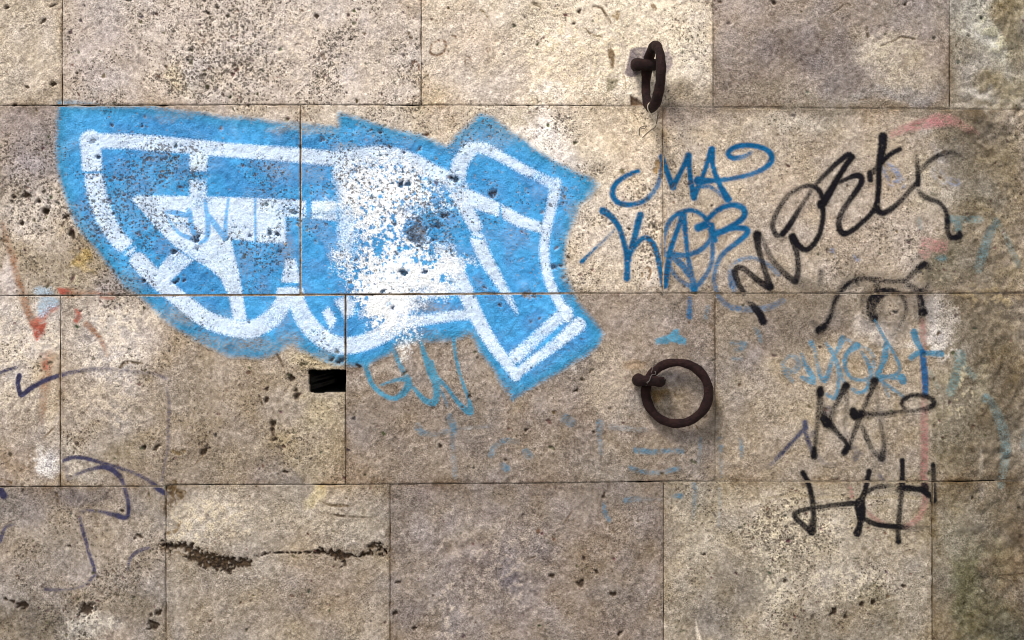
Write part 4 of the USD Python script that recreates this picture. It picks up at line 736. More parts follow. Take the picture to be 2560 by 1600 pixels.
rim = 1 - smooth((ndimage.gaussian_filter(cov, 13) - .5) / .45)
bl += (.8 * rim)[..., None] * (np.array([56, 138, 178], np.float32) - bl)
film('/World/bubble_letter_graffiti/blue_paint', cov, bl, uneven=.15, pits=.75)

wc = new_cover()
def white(pts, w=40, a=1.0, soft=14): put(wc, stroke(pts, .95 * np.asarray(w), np.minimum(1.06 * np.asarray(a), 1), soft))
white([(228, 352), (330, 354), (450, 364), (560, 374), (640, 380), (751, 388), (850, 398)], [38, 38, 38, 36, 36, 37, 40], soft=10)
white([(226, 350), (229, 400), (230, 420)], 52, soft=9); white([(236, 450), (247, 500), (266, 550), (292, 594), (318, 618)], [50, 48, 46, 44, 40], soft=12)
white([(346, 652), (384, 691), (424, 728), (472, 766), (520, 800), (571, 817), (630, 822), (680, 795), (708, 758), (726, 726)], [44, 44, 42, 42, 42, 44, 46, 46, 44, 34], soft=10)
put(wc, poly([(476, 372), (522, 374), (516, 427), (476, 427)], 8), poly([(474, 447), (515, 447), (516, 500), (474, 500)], 10),
    poly([(330, 498), (344, 489), (520, 491), (712, 499), (714, 607), (648, 606), (577, 596), (586, 640), (599, 690), (607, 744), (616, 800), (584, 800), (571, 736), (550, 694), (520, 668), (484, 648), (440, 618), (385, 562)], 8),
    poly([(436, 622), (484, 650), (450, 680), (420, 706), (392, 690), (397, 668)], 8), poly([(704, 498), (764, 502), (764, 545), (704, 540)], 8), poly([(780, 502), (842, 504), (842, 552), (780, 546)], 8),
    poly([(714, 648), (738, 648), (752, 706), (704, 706)], 9), poly([(694, 720), (757, 722), (760, 742), (690, 745)], 8))
white([(738, 742), (758, 792), (790, 832), (830, 858), (872, 864), (922, 852), (968, 828), (1004, 800)], [40, 46, 48, 44, 42, 42, 44, 46], soft=10)
put(wc, poly([(806, 782), (822, 768), (840, 800), (828, 824)], 12), poly([(838, 752), (864, 740), (888, 756), (884, 786), (862, 796)], 14))
white([(858, 400), (862, 450), (866, 520), (866, 590), (868, 650)], [50, 46, 46, 42, 34], [.95, .8, .8, .7, .45], soft=22)
white([(850, 398), (920, 386), (970, 386), (1030, 402), (1080, 428), (1130, 452), (1150, 470)], [40, 40, 40, 40, 38, 38, 44], soft=12)
white([(1176, 372), (1150, 410), (1146, 450), (1150, 490), (1170, 530), (1188, 565)], [36, 42, 38, 40, 38, 34], soft=12)
white([(1182, 368), (1215, 372), (1260, 396), (1310, 424), (1350, 444), (1386, 462)], [26, 28, 24, 24, 24, 26], soft=12)
white([(1390, 458), (1383, 500), (1371, 550), (1362, 600), (1362, 650), (1374, 705), (1396, 752), (1418, 790)], [28, 26, 24, 24, 24, 24, 24, 30], soft=11)
white([(1165, 490), (1210, 510), (1246, 524)], [40, 38, 34], soft=10); white([(1262, 532), (1300, 552), (1362, 572)], [32, 30, 26], soft=10)
white([(1192, 596), (1215, 648), (1240, 690), (1262, 728), (1292, 780)], [34, 34, 28, 22, 8], [.95, .95, .95, .8, .6], soft=12)
white([(1130, 655), (1152, 700), (1172, 748), (1196, 800), (1232, 862), (1268, 908), (1290, 940)], [36, 38, 38, 36, 30, 28, 24], soft=11)
white([(1288, 892), (1330, 856), (1370, 818), (1415, 780)], [34, 30, 30, 34], .85, soft=13); white([(1288, 938), (1340, 896), (1395, 856), (1446, 812)], [24, 24, 28, 36], .92, soft=11)
white([(1035, 738), (1100, 726), (1170, 724)], [24, 26, 28], .9, soft=10); white([(1000, 806), (1060, 800), (1130, 790), (1190, 784)], [26, 26, 24, 28], .9, soft=11)
white([(985, 770), (1010, 760)], 60, .6, soft=24)
# thinner white and marks of blue drawn back over it
for x, y, rx, ry, v in [(495, 468, 26, 14, .5), (495, 500, 30, 12, .25), (455, 660, 50, 30, .25), (1300, 452, 50, 14, .45), (1345, 455, 20, 12, .4), (812, 526, 40, 16, .35), (740, 520, 30, 14, .35), (1150, 455, 18, 24, .45), (690, 775, 60, 30, .25), (1390, 460, 26, 26, .25), (770, 830, 40, 24, .2), (1340, 850, 60, 24, .2), (285, 332, 26, 8, .5)]:
    ww, mm = blob(x, y, rx, ry, 1.2, .7); wc[ww] *= 1 - v * mm
wc *= 1 - .05 * smooth(.3 + .5 * N36)
put(wc, stroke([(206, 431), (232, 431), (282, 428)], 7, .95, 5), stroke([(309, 632), (338, 608)], 10, .9, 6), stroke([(690, 712), (757, 713)], 10, .95, 6), stroke([(1251, 500), (1252, 555)], [4, 9], .95, 5), stroke([(1176, 590), (1205, 598)], 7, .8, 5), stroke([(771, 498), (773, 555)], 9, .95, 5), mode='cut')
film('/World/bubble_letter_graffiti/white_outline', wc, (214, 231, 252), uneven=.12, pits=.95)

lc = new_cover()                                     # small letters drawn on the white
for pts, w, a in [([(1785, 470), (1770, 520), (1680, 505), (1575, 490), (1590, 545), (1630, 620), (1700, 695), (1790, 735)], [10, 14, 14, 9, 6, 8, 10, 12], [.8, .9, .9, .8, .6, .7, .8, .8]), ([(1795, 500), (1805, 600), (1830, 690)], [12, 12, 14], .9), ([(1640, 600), (1740, 600), (1800, 660)], 5, .5), ([(1935, 380), (1955, 520), (1965, 640), (1950, 740), (1890, 785)], [8, 12, 14, 12, 10], .85),
                  ([(1965, 520), (2040, 620), (2125, 740)], [12, 16, 13], .85), ([(2125, 740), (2135, 550), (2155, 370)], [14, 9, 7], .85), ([(2412, 370), (2412, 560), (2415, 780)], 6, .85)]:
    put(lc, stroke(Z(0, 400, pts), w, a, 4))
film('/World/bubble_letter_graffiti/small_blue_letters', lc, (96, 172, 232), uneven=.1)

SPL = Z(640, 400, [(880, 130), (1000, 80), (1150, 60), (1250, 20), (1450, 80), (1650, 160), (1850, 200), (1900, 330), (1850, 450), (1650, 480), (1500, 520), (1560, 580), (1600, 700), (1680, 830), (1800, 830), (1950, 900), (1930, 1000), (1800, 1100), (1780, 1250), (1600, 1290), (1500, 1400), (1500, 1560), (1560, 1680), (1540, 1730), (1400, 1760), (1250, 1700), (1100, 1640), (1080, 1500), (1020, 1360), (900, 1270), (860, 1120), (760, 960), (850, 900), (930, 960), (960, 800), (880, 640), (830, 450), (830, 240)])
ww, mm = poly(SPL, 84, .8)
F5, F6, F9 = rnd(5, 61), rnd(10, 62, cellx=6), rnd(24, 63)
amt = np.full(mm.shape, .70, np.float32)
def amount(x, y, rx, ry, v):
    u, q = blob(x, y, rx, ry, 1.0, .8)
    full = np.zeros((NY, NX), np.float32); full[u] = q
    return v * full[ww]
for a in [(960, 440, 90, 36, .30), (930, 500, 60, 70, .25), (1030, 490, 60, 50, .30), (1080, 480, 40, 40, -.08), (1000, 690, 90, 44, .4), (950, 740, 70, 40, .25), (1000, 765, 50, 30, .3), (1090, 640, 50, 30, .25), (965, 585, 50, 40, -.2), (945, 630, 60, 40, -.24), (880, 700, 40, 40, -.18), (1068, 640, 22, 30, -.3), (890, 450, 30, 40, -.1), (905, 425, 40, 12, -.2), (870, 630, 24, 60, .12), (1010, 835, 60, 30, -.22), (1130, 500, 20, 30, -.18), (1060, 720, 60, 20, .2), (1045, 595, 24, 24, -.9), (930, 800, 40, 30, -.15)]:
    amt += amount(*a)
noise = .6 * F5[ww] + .6 * F6[ww] + .4 * F9[ww] + .65 * F3[ww]
sc = new_cover(); sc[ww] = mm * smooth(.5 + (amt - .5) * 2.0 + (mm - .85) * .9 + .8 * noise)
film('/World/bubble_letter_graffiti/white_splash', sc, (250, 252, 255), uneven=.03, pits=1.0, cut=.12)

# -- blue tags
cov = new_cover()
P_ = (1280, 400)
for pts, w, a in [([(1190, 105), (1080, 150), (985, 220), (952, 290), (960, 360), (1020, 410), (1120, 422), (1240, 390), (1330, 310), (1390, 200), (1415, 80), (1420, 0), (1412, -30)], [12, 13, 14, 15, 14, 14, 13, 12, 12, 11, 10, 10], [.95, .95, .97, .97, .95, .95, .95, .9, .75, .75, .8, .85, .85]), ([(1412, -30), (1450, 70), (1485, 170), (1520, 255)], [14, 14, 14, 18], .95), ([(1520, 250), (1590, 120), (1640, 20), (1665, -40)], [16, 13, 14, 18], .95), ([(1665, -40), (1672, 60), (1690, 200), (1718, 355)], [18, 13, 13, 17], .95),
                  ([(1718, 355), (1760, 250), (1820, 100), (1860, -20), (1888, -100)], [16, 13, 12, 14, 18], .95), ([(1888, -100), (1898, 60), (1960, 230), (2040, 370)], [17, 13, 14, 20], .95), ([(1760, 195), (1900, 195), (2100, 172), (2300, 120), (2419, 50), (2455, -20), (2420, -85), (2330, -125), (2210, -140), (2090, -115), (2045, -60), (2090, -20), (2200, -35), (2260, -75)], [24, 13, 12, 12, 14, 15, 14, 13, 14, 14, 14, 14, 12, 9], [.97, .9, .85, .85, .95, .95, .95, .95, .95, .95, .95, .9, .7, .5]),
                  ([(1770, 250), (1870, 255), (1950, 310), (1990, 350)], [14, 10, 9, 9], [.8, .75, .6, .5])]:
    put(cov, stroke(Z(*P_, pts), w, np.minimum(1.1 * np.asarray(a), 1), 5))
film(numbered('/World', 'blue_tag'), cov, (12, 94, 142), 'deep blue tag reading MA with a swooping tail and curl', 'graffiti', uneven=.12, pits=.5)
cov = new_cover()
for pts, w, a in [([(860, 480), (935, 535), (1000, 620), (1040, 720), (1075, 850), (1090, 1000), (1085, 1115)], [20, 17, 15, 14, 14, 15, 18], .93), ([(1212, 520), (1185, 620), (1150, 760), (1105, 900), (1095, 950)], [18, 17, 16, 17, 18], .95), ([(1110, 890), (1180, 790), (1260, 735), (1330, 790), (1370, 900), (1405, 1050), (1440, 1185)], [14, 14, 14, 14, 14, 15, 18], .92), ([(1440, 1185), (1472, 1000), (1490, 870), (1540, 720), (1590, 580), (1618, 510)], [18, 16, 15, 13, 14, 20], .93),
                  ([(1618, 520), (1640, 700), (1660, 900), (1700, 1100), (1720, 1215)], [18, 12, 12, 13, 20], [.95, .9, .9, .75, .95]), ([(1480, 885), (1640, 900), (1780, 850), (1860, 770), (1890, 700)], [16, 14, 13, 12, 12], .85), ([(1432, 900), (1430, 760), (1468, 620), (1550, 520), (1680, 475), (1790, 515), (1855, 600), (1890, 750), (1890, 950), (1830, 1090), (1740, 1190), (1640, 1170), (1540, 1090), (1470, 960)], [11, 11, 12, 13, 12, 12, 13, 12, 11, 12, 14, 11, 10, 10], [.75, .75, .85, .9, .9, .9, .9, .85, .75, .75, .85, .6, .6, .7]),
                  ([(1500, 900), (1600, 990), (1690, 1110)], [14, 18, 12], .8), ([(1760, 640), (1830, 610)], 22, .97), ([(1850, 560), (1950, 470), (2080, 425), (2180, 455), (2195, 530), (2120, 600), (2000, 665), (1910, 705)], [14, 14, 15, 16, 16, 15, 15, 20], .95), ([(1880, 620), (1920, 760)], [20, 14], .95), ([(1920, 700), (2060, 650), (2200, 645), (2222, 690), (2140, 770), (2000, 880), (1930, 1000), (1905, 1130)], [18, 15, 15, 15, 14, 13, 11, 10], [.95, .95, .95, .95, .9, .8, .7, .6]),
                  ([(1905, 1130), (1950, 1280), (2050, 1380), (2200, 1410), (2419, 1395), (2560, 1330)], [10, 12, 14, 16, 16, 14], [.6, .5, .5, .4, .35, .25]), ([(660, 960), (760, 860), (880, 750), (985, 640)], [12, 7, 7, 5], [.9, .75, .6, .4]), ([(1680, 1310), (1675, 1480)], [10, 14], [.5, .8]), ([(2060, 1010), (2150, 945), (2280, 925), (2420, 990), (2520, 1080)], [8, 10, 10, 12, 12], [.25, .5, .5, .5, .4]), ([(2070, 1060), (2090, 1180), (2100, 1230)], [18, 22, 14], [.5, .7, .4])]:
    put(cov, stroke(Z(*P_, pts), w, np.minimum(1.1 * np.asarray(a), 1), 6))
film(numbered('/World', 'blue_tag'), cov, (14, 92, 138), 'deep blue overlapping tag reading KAB beneath the swooping MA', 'graffiti', uneven=.14, pits=.5)

# -- black NORTK
R_ = (1800, 300)
cov = new_cover()
def black(o, items, soft=6):
    for pts, w, a in items: put(cov, stroke(Z(*o, pts), 1.16 * np.asarray(w), np.minimum(1.1 * np.asarray(a), 1), soft))
black(R_, [([(410, 1904), (370, 1824), (310, 1754), (250, 1704)], [18, 18, 15, 10], [.97, .95, .85, .35]), ([(225, 1634), (170, 1534), (140, 1434), (180, 1394), (235, 1414), (320, 1484), (400, 1544), (470, 1574)], [13, 13, 15, 13, 12, 13, 15, 20], [.85, .8, .85, .8, .75, .8, .85, .95]), ([(470, 1574), (435, 1454), (390, 1314), (360, 1200), (352, 1085)], [18, 13, 12, 14, 20], [.95, .8, .8, .85, .97]),
            ([(385, 1100), (430, 1200), (500, 1330), (590, 1430), (690, 1515), (715, 1520)], [10, 12, 13, 13, 15, 15], [.5, .55, .6, .65, .85, .9]), ([(715, 1520), (738, 1440), (735, 1320), (715, 1200), (685, 1105)], [14, 13, 12, 14, 19], [.85, .8, .8, .85, .97]), ([(685, 1105), (740, 1185), (810, 1225), (880, 1180), (940, 1080), (970, 950), (975, 830), (965, 720), (920, 650), (850, 622), (760, 640), (650, 710), (560, 830), (510, 940), (497, 1020), (530, 1085), (560, 1090)], [18, 16, 14, 13, 12, 12, 12, 13, 12, 11, 10, 11, 12, 12, 12, 12, 12], [.95, .93, .9, .9, .9, .9, .92, .9, .9, .85, .75, .65, .7, .75, .8, .85, .8]),
            ([(590, 1080), (660, 990), (740, 860), (810, 750), (860, 670)], [15, 14, 11, 10, 10], [.95, .92, .85, .65, .6]), ([(960, 800), (1015, 720), (1085, 600), (1150, 490), (1210, 400), (1245, 350)], [22, 19, 16, 14, 14, 16], .95), ([(1245, 350), (1215, 328), (1150, 370), (1060, 450), (980, 530), (905, 610)], [14, 14, 14, 12, 11, 10], [.95, .95, .92, .88, .85, .8]), ([(1090, 600), (1180, 565), (1260, 530), (1320, 530), (1338, 575), (1300, 650), (1230, 750), (1170, 840), (1130, 930), (1125, 1010), (1165, 1072), (1240, 1050), (1340, 970), (1430, 880), (1480, 810)], [10, 10, 13, 15, 14, 14, 13, 13, 13, 14, 15, 13, 12, 12, 13], [.85, .88, .95, .97, .95, .92, .88, .82, .82, .88, .95, .9, .9, .92, .95]),
            ([(1540, 160), (1530, 260), (1510, 380)], [21, 20, 17], .98), ([(1510, 380), (1500, 500), (1500, 620), (1490, 740), (1480, 830), (1530, 880), (1620, 840), (1720, 750), (1800, 660), (1855, 600)], [16, 14, 14, 13, 16, 15, 13, 11, 11, 13], [.97, .95, .95, .95, .95, .93, .88, .8, .75, .85]), ([(1700, 275), (1600, 330), (1520, 410), (1430, 510)], [12, 12, 14, 14], [.9, .92, .92, .7]), ([(1415, 500), (1420, 560)], [13, 15], .9),
            ([(1862, 340), (1867, 420), (1872, 520), (1868, 610)], [8, 10, 12, 13], [.5, .7, .9, .9]), ([(1900, 470), (1980, 390), (2080, 330), (2200, 308), (2280, 345)], [11, 11, 11, 10, 9], [.5, .8, .8, .6, .35]), ([(1870, 660), (1900, 700), (1960, 740), (2050, 770), (2110, 820), (2145, 890), (2150, 960)], [9, 11, 12, 11, 10, 10, 14], [.5, .65, .8, .8, .85, .85, .95]), ([(2150, 960), (2155, 1060), (2190, 1110), (2262, 1100), (2265, 1070)], [14, 11, 14, 15, 12], [.95, .75, .95, .97, .9])])
film(numbered('/World', 'black_tag'), cov, (12, 9, 17), 'large slanting black tag reading NORTK', 'graffiti', uneven=.05, pits=.3)
S_ = (1800, 600)
cov = new_cover()
black(S_, [([(940, 850), (1000, 800), (1050, 700), (1090, 570), (1150, 470), (1230, 400), (1330, 365), (1450, 375), (1600, 390), (1740, 390)], [22, 14, 11, 11, 12, 12, 13, 14, 12, 14], [.95, .85, .75, .78, .85, .8, .75, .7, .62, .7]), ([(1740, 390), (1800, 340), (1860, 280), (1930, 235), (1975, 280)], [14, 13, 14, 18, 12], [.6, .7, .8, .95, .5]), ([(940, 850), (860, 760)], [16, 12], [.6, .25]), ([(1480, 390), (1490, 500)], [14, 22], [.45, .8]), ([(1450, 735), (1425, 650), (1450, 565), (1520, 505), (1620, 482), (1710, 520), (1757, 610), (1750, 710), (1690, 825)], [22, 24, 28, 24, 14, 12, 11, 11, 11], [.85, .65, .88, .95, .85, .72, .62, .52, .42]), ([(1690, 800), (1590, 800), (1490, 760)], 16, [.3, .22, .22]), ([(1770, 410), (1860, 470), (1950, 450), (1960, 300)], [14, 16, 14, 9], [.6, .7, .5, .2]), ([(1880, 490), (1905, 600), (1920, 680)], [16, 18, 24], [.75, .75, .97]), ([(1690, 840), (1580, 950), (1440, 1000)], 14, [.35, .22, .15]), ([(740, 390), (850, 440)], 26, [.35, .25]), ([(950, 300), (940, 440)], 12, [.6, .35]), ([(1600, 470), (1760, 440)], 9, .4), ([(1480, 420), (1440, 560), (1440, 700)], 54, [.25, .4, .3]), ([(1650, 500), (1760, 600), (1730, 780)], 34, [.25, .22, .15]), ([(1200, 420), (1330, 375), (1480, 395), (1700, 395)], 30, .24), ([(1900, 500), (1920, 680)], 46, [.25, .35]), ([(1720, 800), (1600, 930), (1460, 990)], 34, [.22, .18, .08])], soft=12)
film(numbered('/World', 'black_scribble'), np.clip(cov * (1.08 + .09 * N7 + .08 * N4), 0, 1), (14, 11, 17), 'blurry black looped scribble sprayed under the slanting NORTK tag', 'graffiti', uneven=.05, pits=.3)

# -- light blue MYORT
cov = new_cover()
for pts, w, a in [([(600, 1170), (650, 1100), (720, 1110), (745, 1180), (700, 1235), (620, 1225), (590, 1165)], [8, 10, 12, 16, 14, 10], [.3, .35, .45, .5, .45, .35]), ([(600, 1240), (690, 1335)], 10, [.5, .45]), ([(770, 1080), (810, 1180), (870, 1290), (880, 1345)], [9, 12, 16, 14], [.5, .75, .9, .85]), ([(770, 1300), (860, 1330)], [8, 18], .8), ([(860, 970), (890, 1030), (915, 1150), (940, 1260), (985, 1325), (1030, 1250), (1060, 1130), (1130, 1000), (1160, 930)], [14, 10, 9, 12, 14, 12, 11, 13, 16], [.8, .55, .4, .7, .92, .8, .7, .75, .8]),
                  ([(1000, 970), (1060, 1060), (1110, 1180), (1150, 1290), (1175, 1345)], [8, 12, 11, 10, 9], [.5, .8, .8, .75, .6]), ([(1105, 1150), (1125, 1300), (1110, 1430), (1080, 1490), (1010, 1460)], [10, 9, 10, 12, 9], [.8, .8, .85, .85, .6]), ([(1295, 1000), (1225, 1045), (1180, 1120), (1190, 1220), (1240, 1300), (1340, 1325), (1420, 1300), (1425, 1220), (1385, 1130), (1340, 1060)], [19, 13, 11, 11, 10, 9, 12, 12, 10, 8], [.95, .9, .85, .85, .75, .6, .75, .8, .75, .6]),
                  ([(1150, 910), (1220, 950), (1300, 1000), (1400, 1030), (1452, 1110), (1455, 1200)], [8, 9, 8, 8, 9, 9], [.35, .45, .3, .4, .45, .4]), ([(1405, 1350), (1380, 1420), (1320, 1442), (1250, 1410)], 10, [.8, .85, .8, .5]), ([(1460, 760), (1510, 850), (1560, 940), (1620, 1030), (1670, 1120), (1700, 1210), (1680, 1260), (1600, 1290), (1500, 1290)], [6, 8, 9, 9, 9, 9, 10, 10, 12], [.7, .8, .85, .85, .8, .75, .8, .85, .9]), ([(1570, 990), (1560, 1100), (1530, 1190), (1490, 1270)], [14, 18, 13, 16], .9), ([(1490, 1290), (1540, 1340), (1620, 1400), (1740, 1485)], [14, 11, 9, 8], [.9, .8, .7, .5]), ([(1540, 1350), (1595, 1480)], [9, 7], [.6, .4]),
                  ([(1500, 1300), (1700, 1310)], 9, .7), ([(1715, 1300), (1730, 1330)], 20, .97), ([(1835, 870), (1855, 950), (1900, 1030), (1920, 1075)], [17, 16, 13, 14], .97), ([(1810, 1110), (1870, 1070), (1960, 1070), (2090, 1075)], [15, 14, 13, 17], .95)]:
    put(cov, stroke(Z(*S_, pts), w, a, 4.5))
film(numbered('/World', 'light_blue_tag'), .9 * cov, (54, 120, 152), 'light blue brushed tag reading MYORT beside the whitewashed patch', 'graffiti', uneven=.16, pits=.5)
film(numbered('/World', 'blue_bar'), put(new_cover(), stroke(Z(*S_, [(1915, 1060), (1928, 1200), (1940, 1330), (1940, 1450)]), [15, 16, 17, 15], [.97, .95, .93, .9], 5)), (22, 84, 130), 'thick dark blue upright stem crossing the red line', 'graffiti')

# -- lower black tags
T_ = (1900, 950)
cov = new_cover()
for pts, w, a in [([(425, 400), (425, 460)], [14, 16], .75), ([(400, 480), (300, 590), (180, 720), (75, 830)], [11, 10, 12, 6], [.75, .72, .65, .35]), ([(430, 500), (460, 590), (495, 680)], 12, [.65, .7, .5]), ([(480, 520), (500, 500)], 14, .4), ([(650, 270), (620, 330)], 16, .35), ([(920, 690), (900, 740)], 18, .35), ([(540, 720), (620, 790), (720, 800)], 12, [.3, .2, .1]), ([(1130, 900), (1160, 950)], 12, .4), ([(880, 630), (960, 700)], 12, .25)]:
    put(cov, stroke(Z(*T_, pts), w, a, 7))
film(numbered('/World', 'navy_mark'), np.minimum(1.2 * cov, 1), (44, 50, 78), 'faded navy caret stroke slanting down left of the black MA', 'graffiti')
cov = new_cover()
black(T_, [([(570, 90), (570, 130)], [17, 18], .97), ([(570, 130), (555, 300), (540, 450), (520, 600)], [14, 13, 11, 10], [.85, .6, .6, .75]), ([(515, 640), (508, 720)], [12, 16], [.9, .97]), ([(572, 140), (590, 260), (612, 370)], [12, 14, 16], [.6, .55, .85]), ([(605, 370), (640, 410)], [20, 24], .98), ([(640, 400), (700, 270), (760, 150), (815, 55)], [12, 11, 13, 19], [.75, .6, .8, .97]), ([(815, 110), (820, 250), (805, 400), (800, 560)], [11, 11, 9, 8], [.6, .45, .35, .25]), ([(660, 415), (740, 510), (810, 590), (835, 640)], [16, 11, 12, 14], [.95, .75, .9, .92]), ([(825, 630), (800, 680)], [14, 17], .92),
           ([(835, 630), (880, 520), (930, 400), (980, 270), (1050, 110), (1085, 10)], [11, 10, 12, 10, 12, 19], [.8, .7, .7, .65, .75, .97]), ([(1105, 60), (1110, 200), (1140, 400), (1172, 600), (1150, 740)], [9, 9, 10, 11, 18], [.35, .3, .4, .6, .85]), ([(880, 290), (900, 330), (960, 320)], [17, 25, 20], .98), ([(930, 350), (920, 430)], [18, 12], [.85, .6]), ([(955, 410), (1000, 530), (1060, 660), (1150, 740)], [10, 13, 10, 14], [.45, .7, .55, .8]),
           ([(960, 315), (1050, 322), (1150, 320), (1300, 302), (1450, 290), (1560, 275), (1630, 240), (1638, 195), (1560, 152), (1450, 145), (1370, 175), (1342, 225), (1372, 285)], [14, 10, 11, 9, 9, 11, 14, 12, 12, 10, 11, 10, 8], [.9, .7, .75, .65, .6, .75, .95, .85, .85, .85, .9, .85, .6])], soft=7)
film(numbered('/World', 'black_tag'), cov, (13, 10, 15), 'black spiky tag reading MA with a flat loop on its underline', 'graffiti', uneven=.05, pits=.3)
cov = new_cover()
black(T_, [([(405, 875), (450, 960), (480, 1060), (500, 1180), (505, 1300), (490, 1430)], [12, 12, 12, 13, 12, 20], [.95, .92, .9, .88, .88, .98]), ([(490, 1440), (410, 1370), (335, 1300), (340, 1255), (420, 1225), (560, 1200), (720, 1180), (880, 1165)], [16, 12, 13, 12, 11, 10, 11, 13], [.95, .85, .88, .88, .85, .8, .8, .9]), ([(1030, 865), (1010, 960), (985, 1070), (945, 1160)], [13, 12, 13, 16], [.97, .9, .9, .95]), ([(940, 1170), (950, 1250), (955, 1310)], [26, 24, 20], .97), ([(955, 1310), (940, 1380), (918, 1445)], [14, 14, 19], [.92, .92, .98]), ([(990, 1070), (1080, 1020), (1180, 1005), (1240, 1000)], [11, 10, 11, 8], [.85, .8, .75, .4]),
           ([(1300, 1045), (1345, 1020), (1480, 1030), (1540, 1040), (1595, 1090)], [11, 16, 13, 17, 14], [.6, .97, .9, .93, .95]), ([(1550, 990), (1570, 1020)], 14, .85), ([(1345, 760), (1345, 880), (1342, 1010)], [12, 11, 15], [.97, .9, .97]), ([(1342, 1020), (1330, 1150), (1312, 1350), (1305, 1450), (1310, 1530)], [12, 11, 12, 11, 13], [.85, .75, .8, .85, .9]), ([(1000, 1320), (1100, 1365), (1250, 1385), (1330, 1390), (1450, 1400), (1600, 1390)], [11, 12, 12, 14, 9, 7], [.85, .9, .9, .9, .45, .25]), ([(1635, 800), (1642, 920), (1642, 1050), (1637, 1135)], [11, 11, 11, 16], [.93, .75, .8, .95]), ([(1880, 1430), (2100, 1400)], 14, [.2, .25])], soft=5)
film(numbered('/World', 'black_tag'), cov, (13, 10, 15), 'black tag of linked H strokes on the lowest course', 'graffiti', uneven=.05, pits=.3)

# ------------------------------------------------------------------ iron rings
def at(px_, py_, out):
    """The point that stands "out" millimetres proud of the wall and is seen at a photo pixel."""
    f = (D * 1000 - out) / (D * 1000)
    return np.array([(px_ - 1280) * f / 1000, -out / 1000, EYE + (800 - py_) * f / 1000])

def tube(path, rad, sides=20, seed=0, rough=.0013, closed=False, cap=True):
    p = np.asarray(path, float); n_ = len(p)
    t = (np.roll(p, -1, 0) - np.roll(p, 1, 0)) if closed else np.gradient(p, axis=0)
    t /= np.linalg.norm(t, axis=1, keepdims=True)
    ref = np.array([0.0, 1.0, 0.12]); a = np.cross(t, ref); bad = np.linalg.norm(a, axis=1) < .2
    a[bad] = np.cross(t[bad], [0.3, 0.1, 1.0])
    # carry the frame along so that it does not twist
    a[0] /= np.linalg.norm(a[0])
    for q in range(1, n_):
        v_ = a[q - 1] - t[q] * (a[q - 1] @ t[q]); a[q] = v_ / np.linalg.norm(v_)
    b = np.cross(t, a); ang = np.arange(sides) * 2 * np.pi / sides
    rad = np.broadcast_to(rad, (n_,))
    dirs = np.cos(ang)[None, :, None] * a[:, None] + np.sin(ang)[None, :, None] * b[:, None]
    v_ = p[:, None] + rad[:, None, None] * dirs
    nz = .6 * meshkit.fbm(v_ * 60, 2, seed) + .4 * meshkit.fbm(v_ * 210, 3, seed + 7) - .5
    v_ = v_ + dirs * (nz * 2 * rough * 1.6)[..., None]
    V = v_.reshape(-1, 3); i_, j_ = np.meshgrid(np.arange(n_ if closed else n_ - 1), np.arange(sides), indexing='ij')
    i2, j2 = (i_ + 1) % n_, (j_ + 1) % sides
    F = np.stack([i_ * sides + j_, i_ * sides + j2, i2 * sides + j2, i2 * sides + j_], -1).reshape(-1, 4)
    F = np.vstack([F[:, [0, 1, 2]], F[:, [0, 2, 3]]])
    if not closed and cap:
        V = np.vstack([V, p[0], p[-1]])
        q = np.arange(sides); e = len(V)
        F = np.vstack([F, np.stack([np.full(sides, e - 2), (q + 1) % sides, q], 1), np.stack([np.full(sides, e - 1), (n_ - 1) * sides + q, (n_ - 1) * sides + (q + 1) % sides], 1)])
    m = trimesh.Trimesh(V, F, process=False); m.fix_normals(); return m

def ring_mesh(center, ua, ub, R, r, seed):
    th = np.linspace(0, 2 * np.pi, 200, endpoint=False)
    rw = r * (1 + .07 * np.sin(th * 2 + seed) + .05 * np.sin(5 * th + 2 * seed) + .035 * np.sin(11 * th))
    Rw = R * (1 + .010 * np.sin(2 * th + seed) + .006 * np.sin(3 * th + .7))
    p = center + Rw[:, None] * (np.cos(th)[:, None] * ua + np.sin(th)[:, None] * ub)
    return tube(p, rw, 22, seed, closed=True)

def staple_mesh(xa, xb, yc, reach, r, seed, dy=0):
    """A bar bent out of the wall and back into it, lying level."""
    pts = [at(xa + r + 1, yc, 0) + np.array([0, .06, 0]), at(xa + r, yc, 8), at(xa + r, yc, reach - 15), at(xa + r + 4, yc, reach - 5), at(xa + r + 12, yc + .2 * dy, reach), at(.5 * (xa + xb), yc + .5 * dy, reach + 1), at(xb - r - 12, yc + .8 * dy, reach), at(xb - r - 4, yc + dy, reach - 5), at(xb - r, yc + dy, reach - 15), at(xb - r, yc + dy, 8), at(xb - r - 1, yc + dy, 0) + np.array([0, .06, 0])]
    c_, _ = curve(np.array(pts) * 1000, 6); c_ = c_[::2] / 1000
    sw = np.linspace(0, 1, len(c_)); return tube(c_, r / 1000 * (1 + .09 * np.sin(9 * sw + seed) + .06 * np.sin(23 * sw)), 24, seed, rough=.0022)

def iron_ring(label, ring, staple):
    o = UsdGeom.Xform.Define(stage, numbered('/World', 'tethering_ring')).GetPrim()
    tag(o, label, 'iron ring', None)
    usdkit.mesh(stage, f'{o.GetPath()}/ring', ring, iron_mat, smooth=50)
    usdkit.mesh(stage, f'{o.GetPath()}/staple', staple, iron_mat, smooth=50)

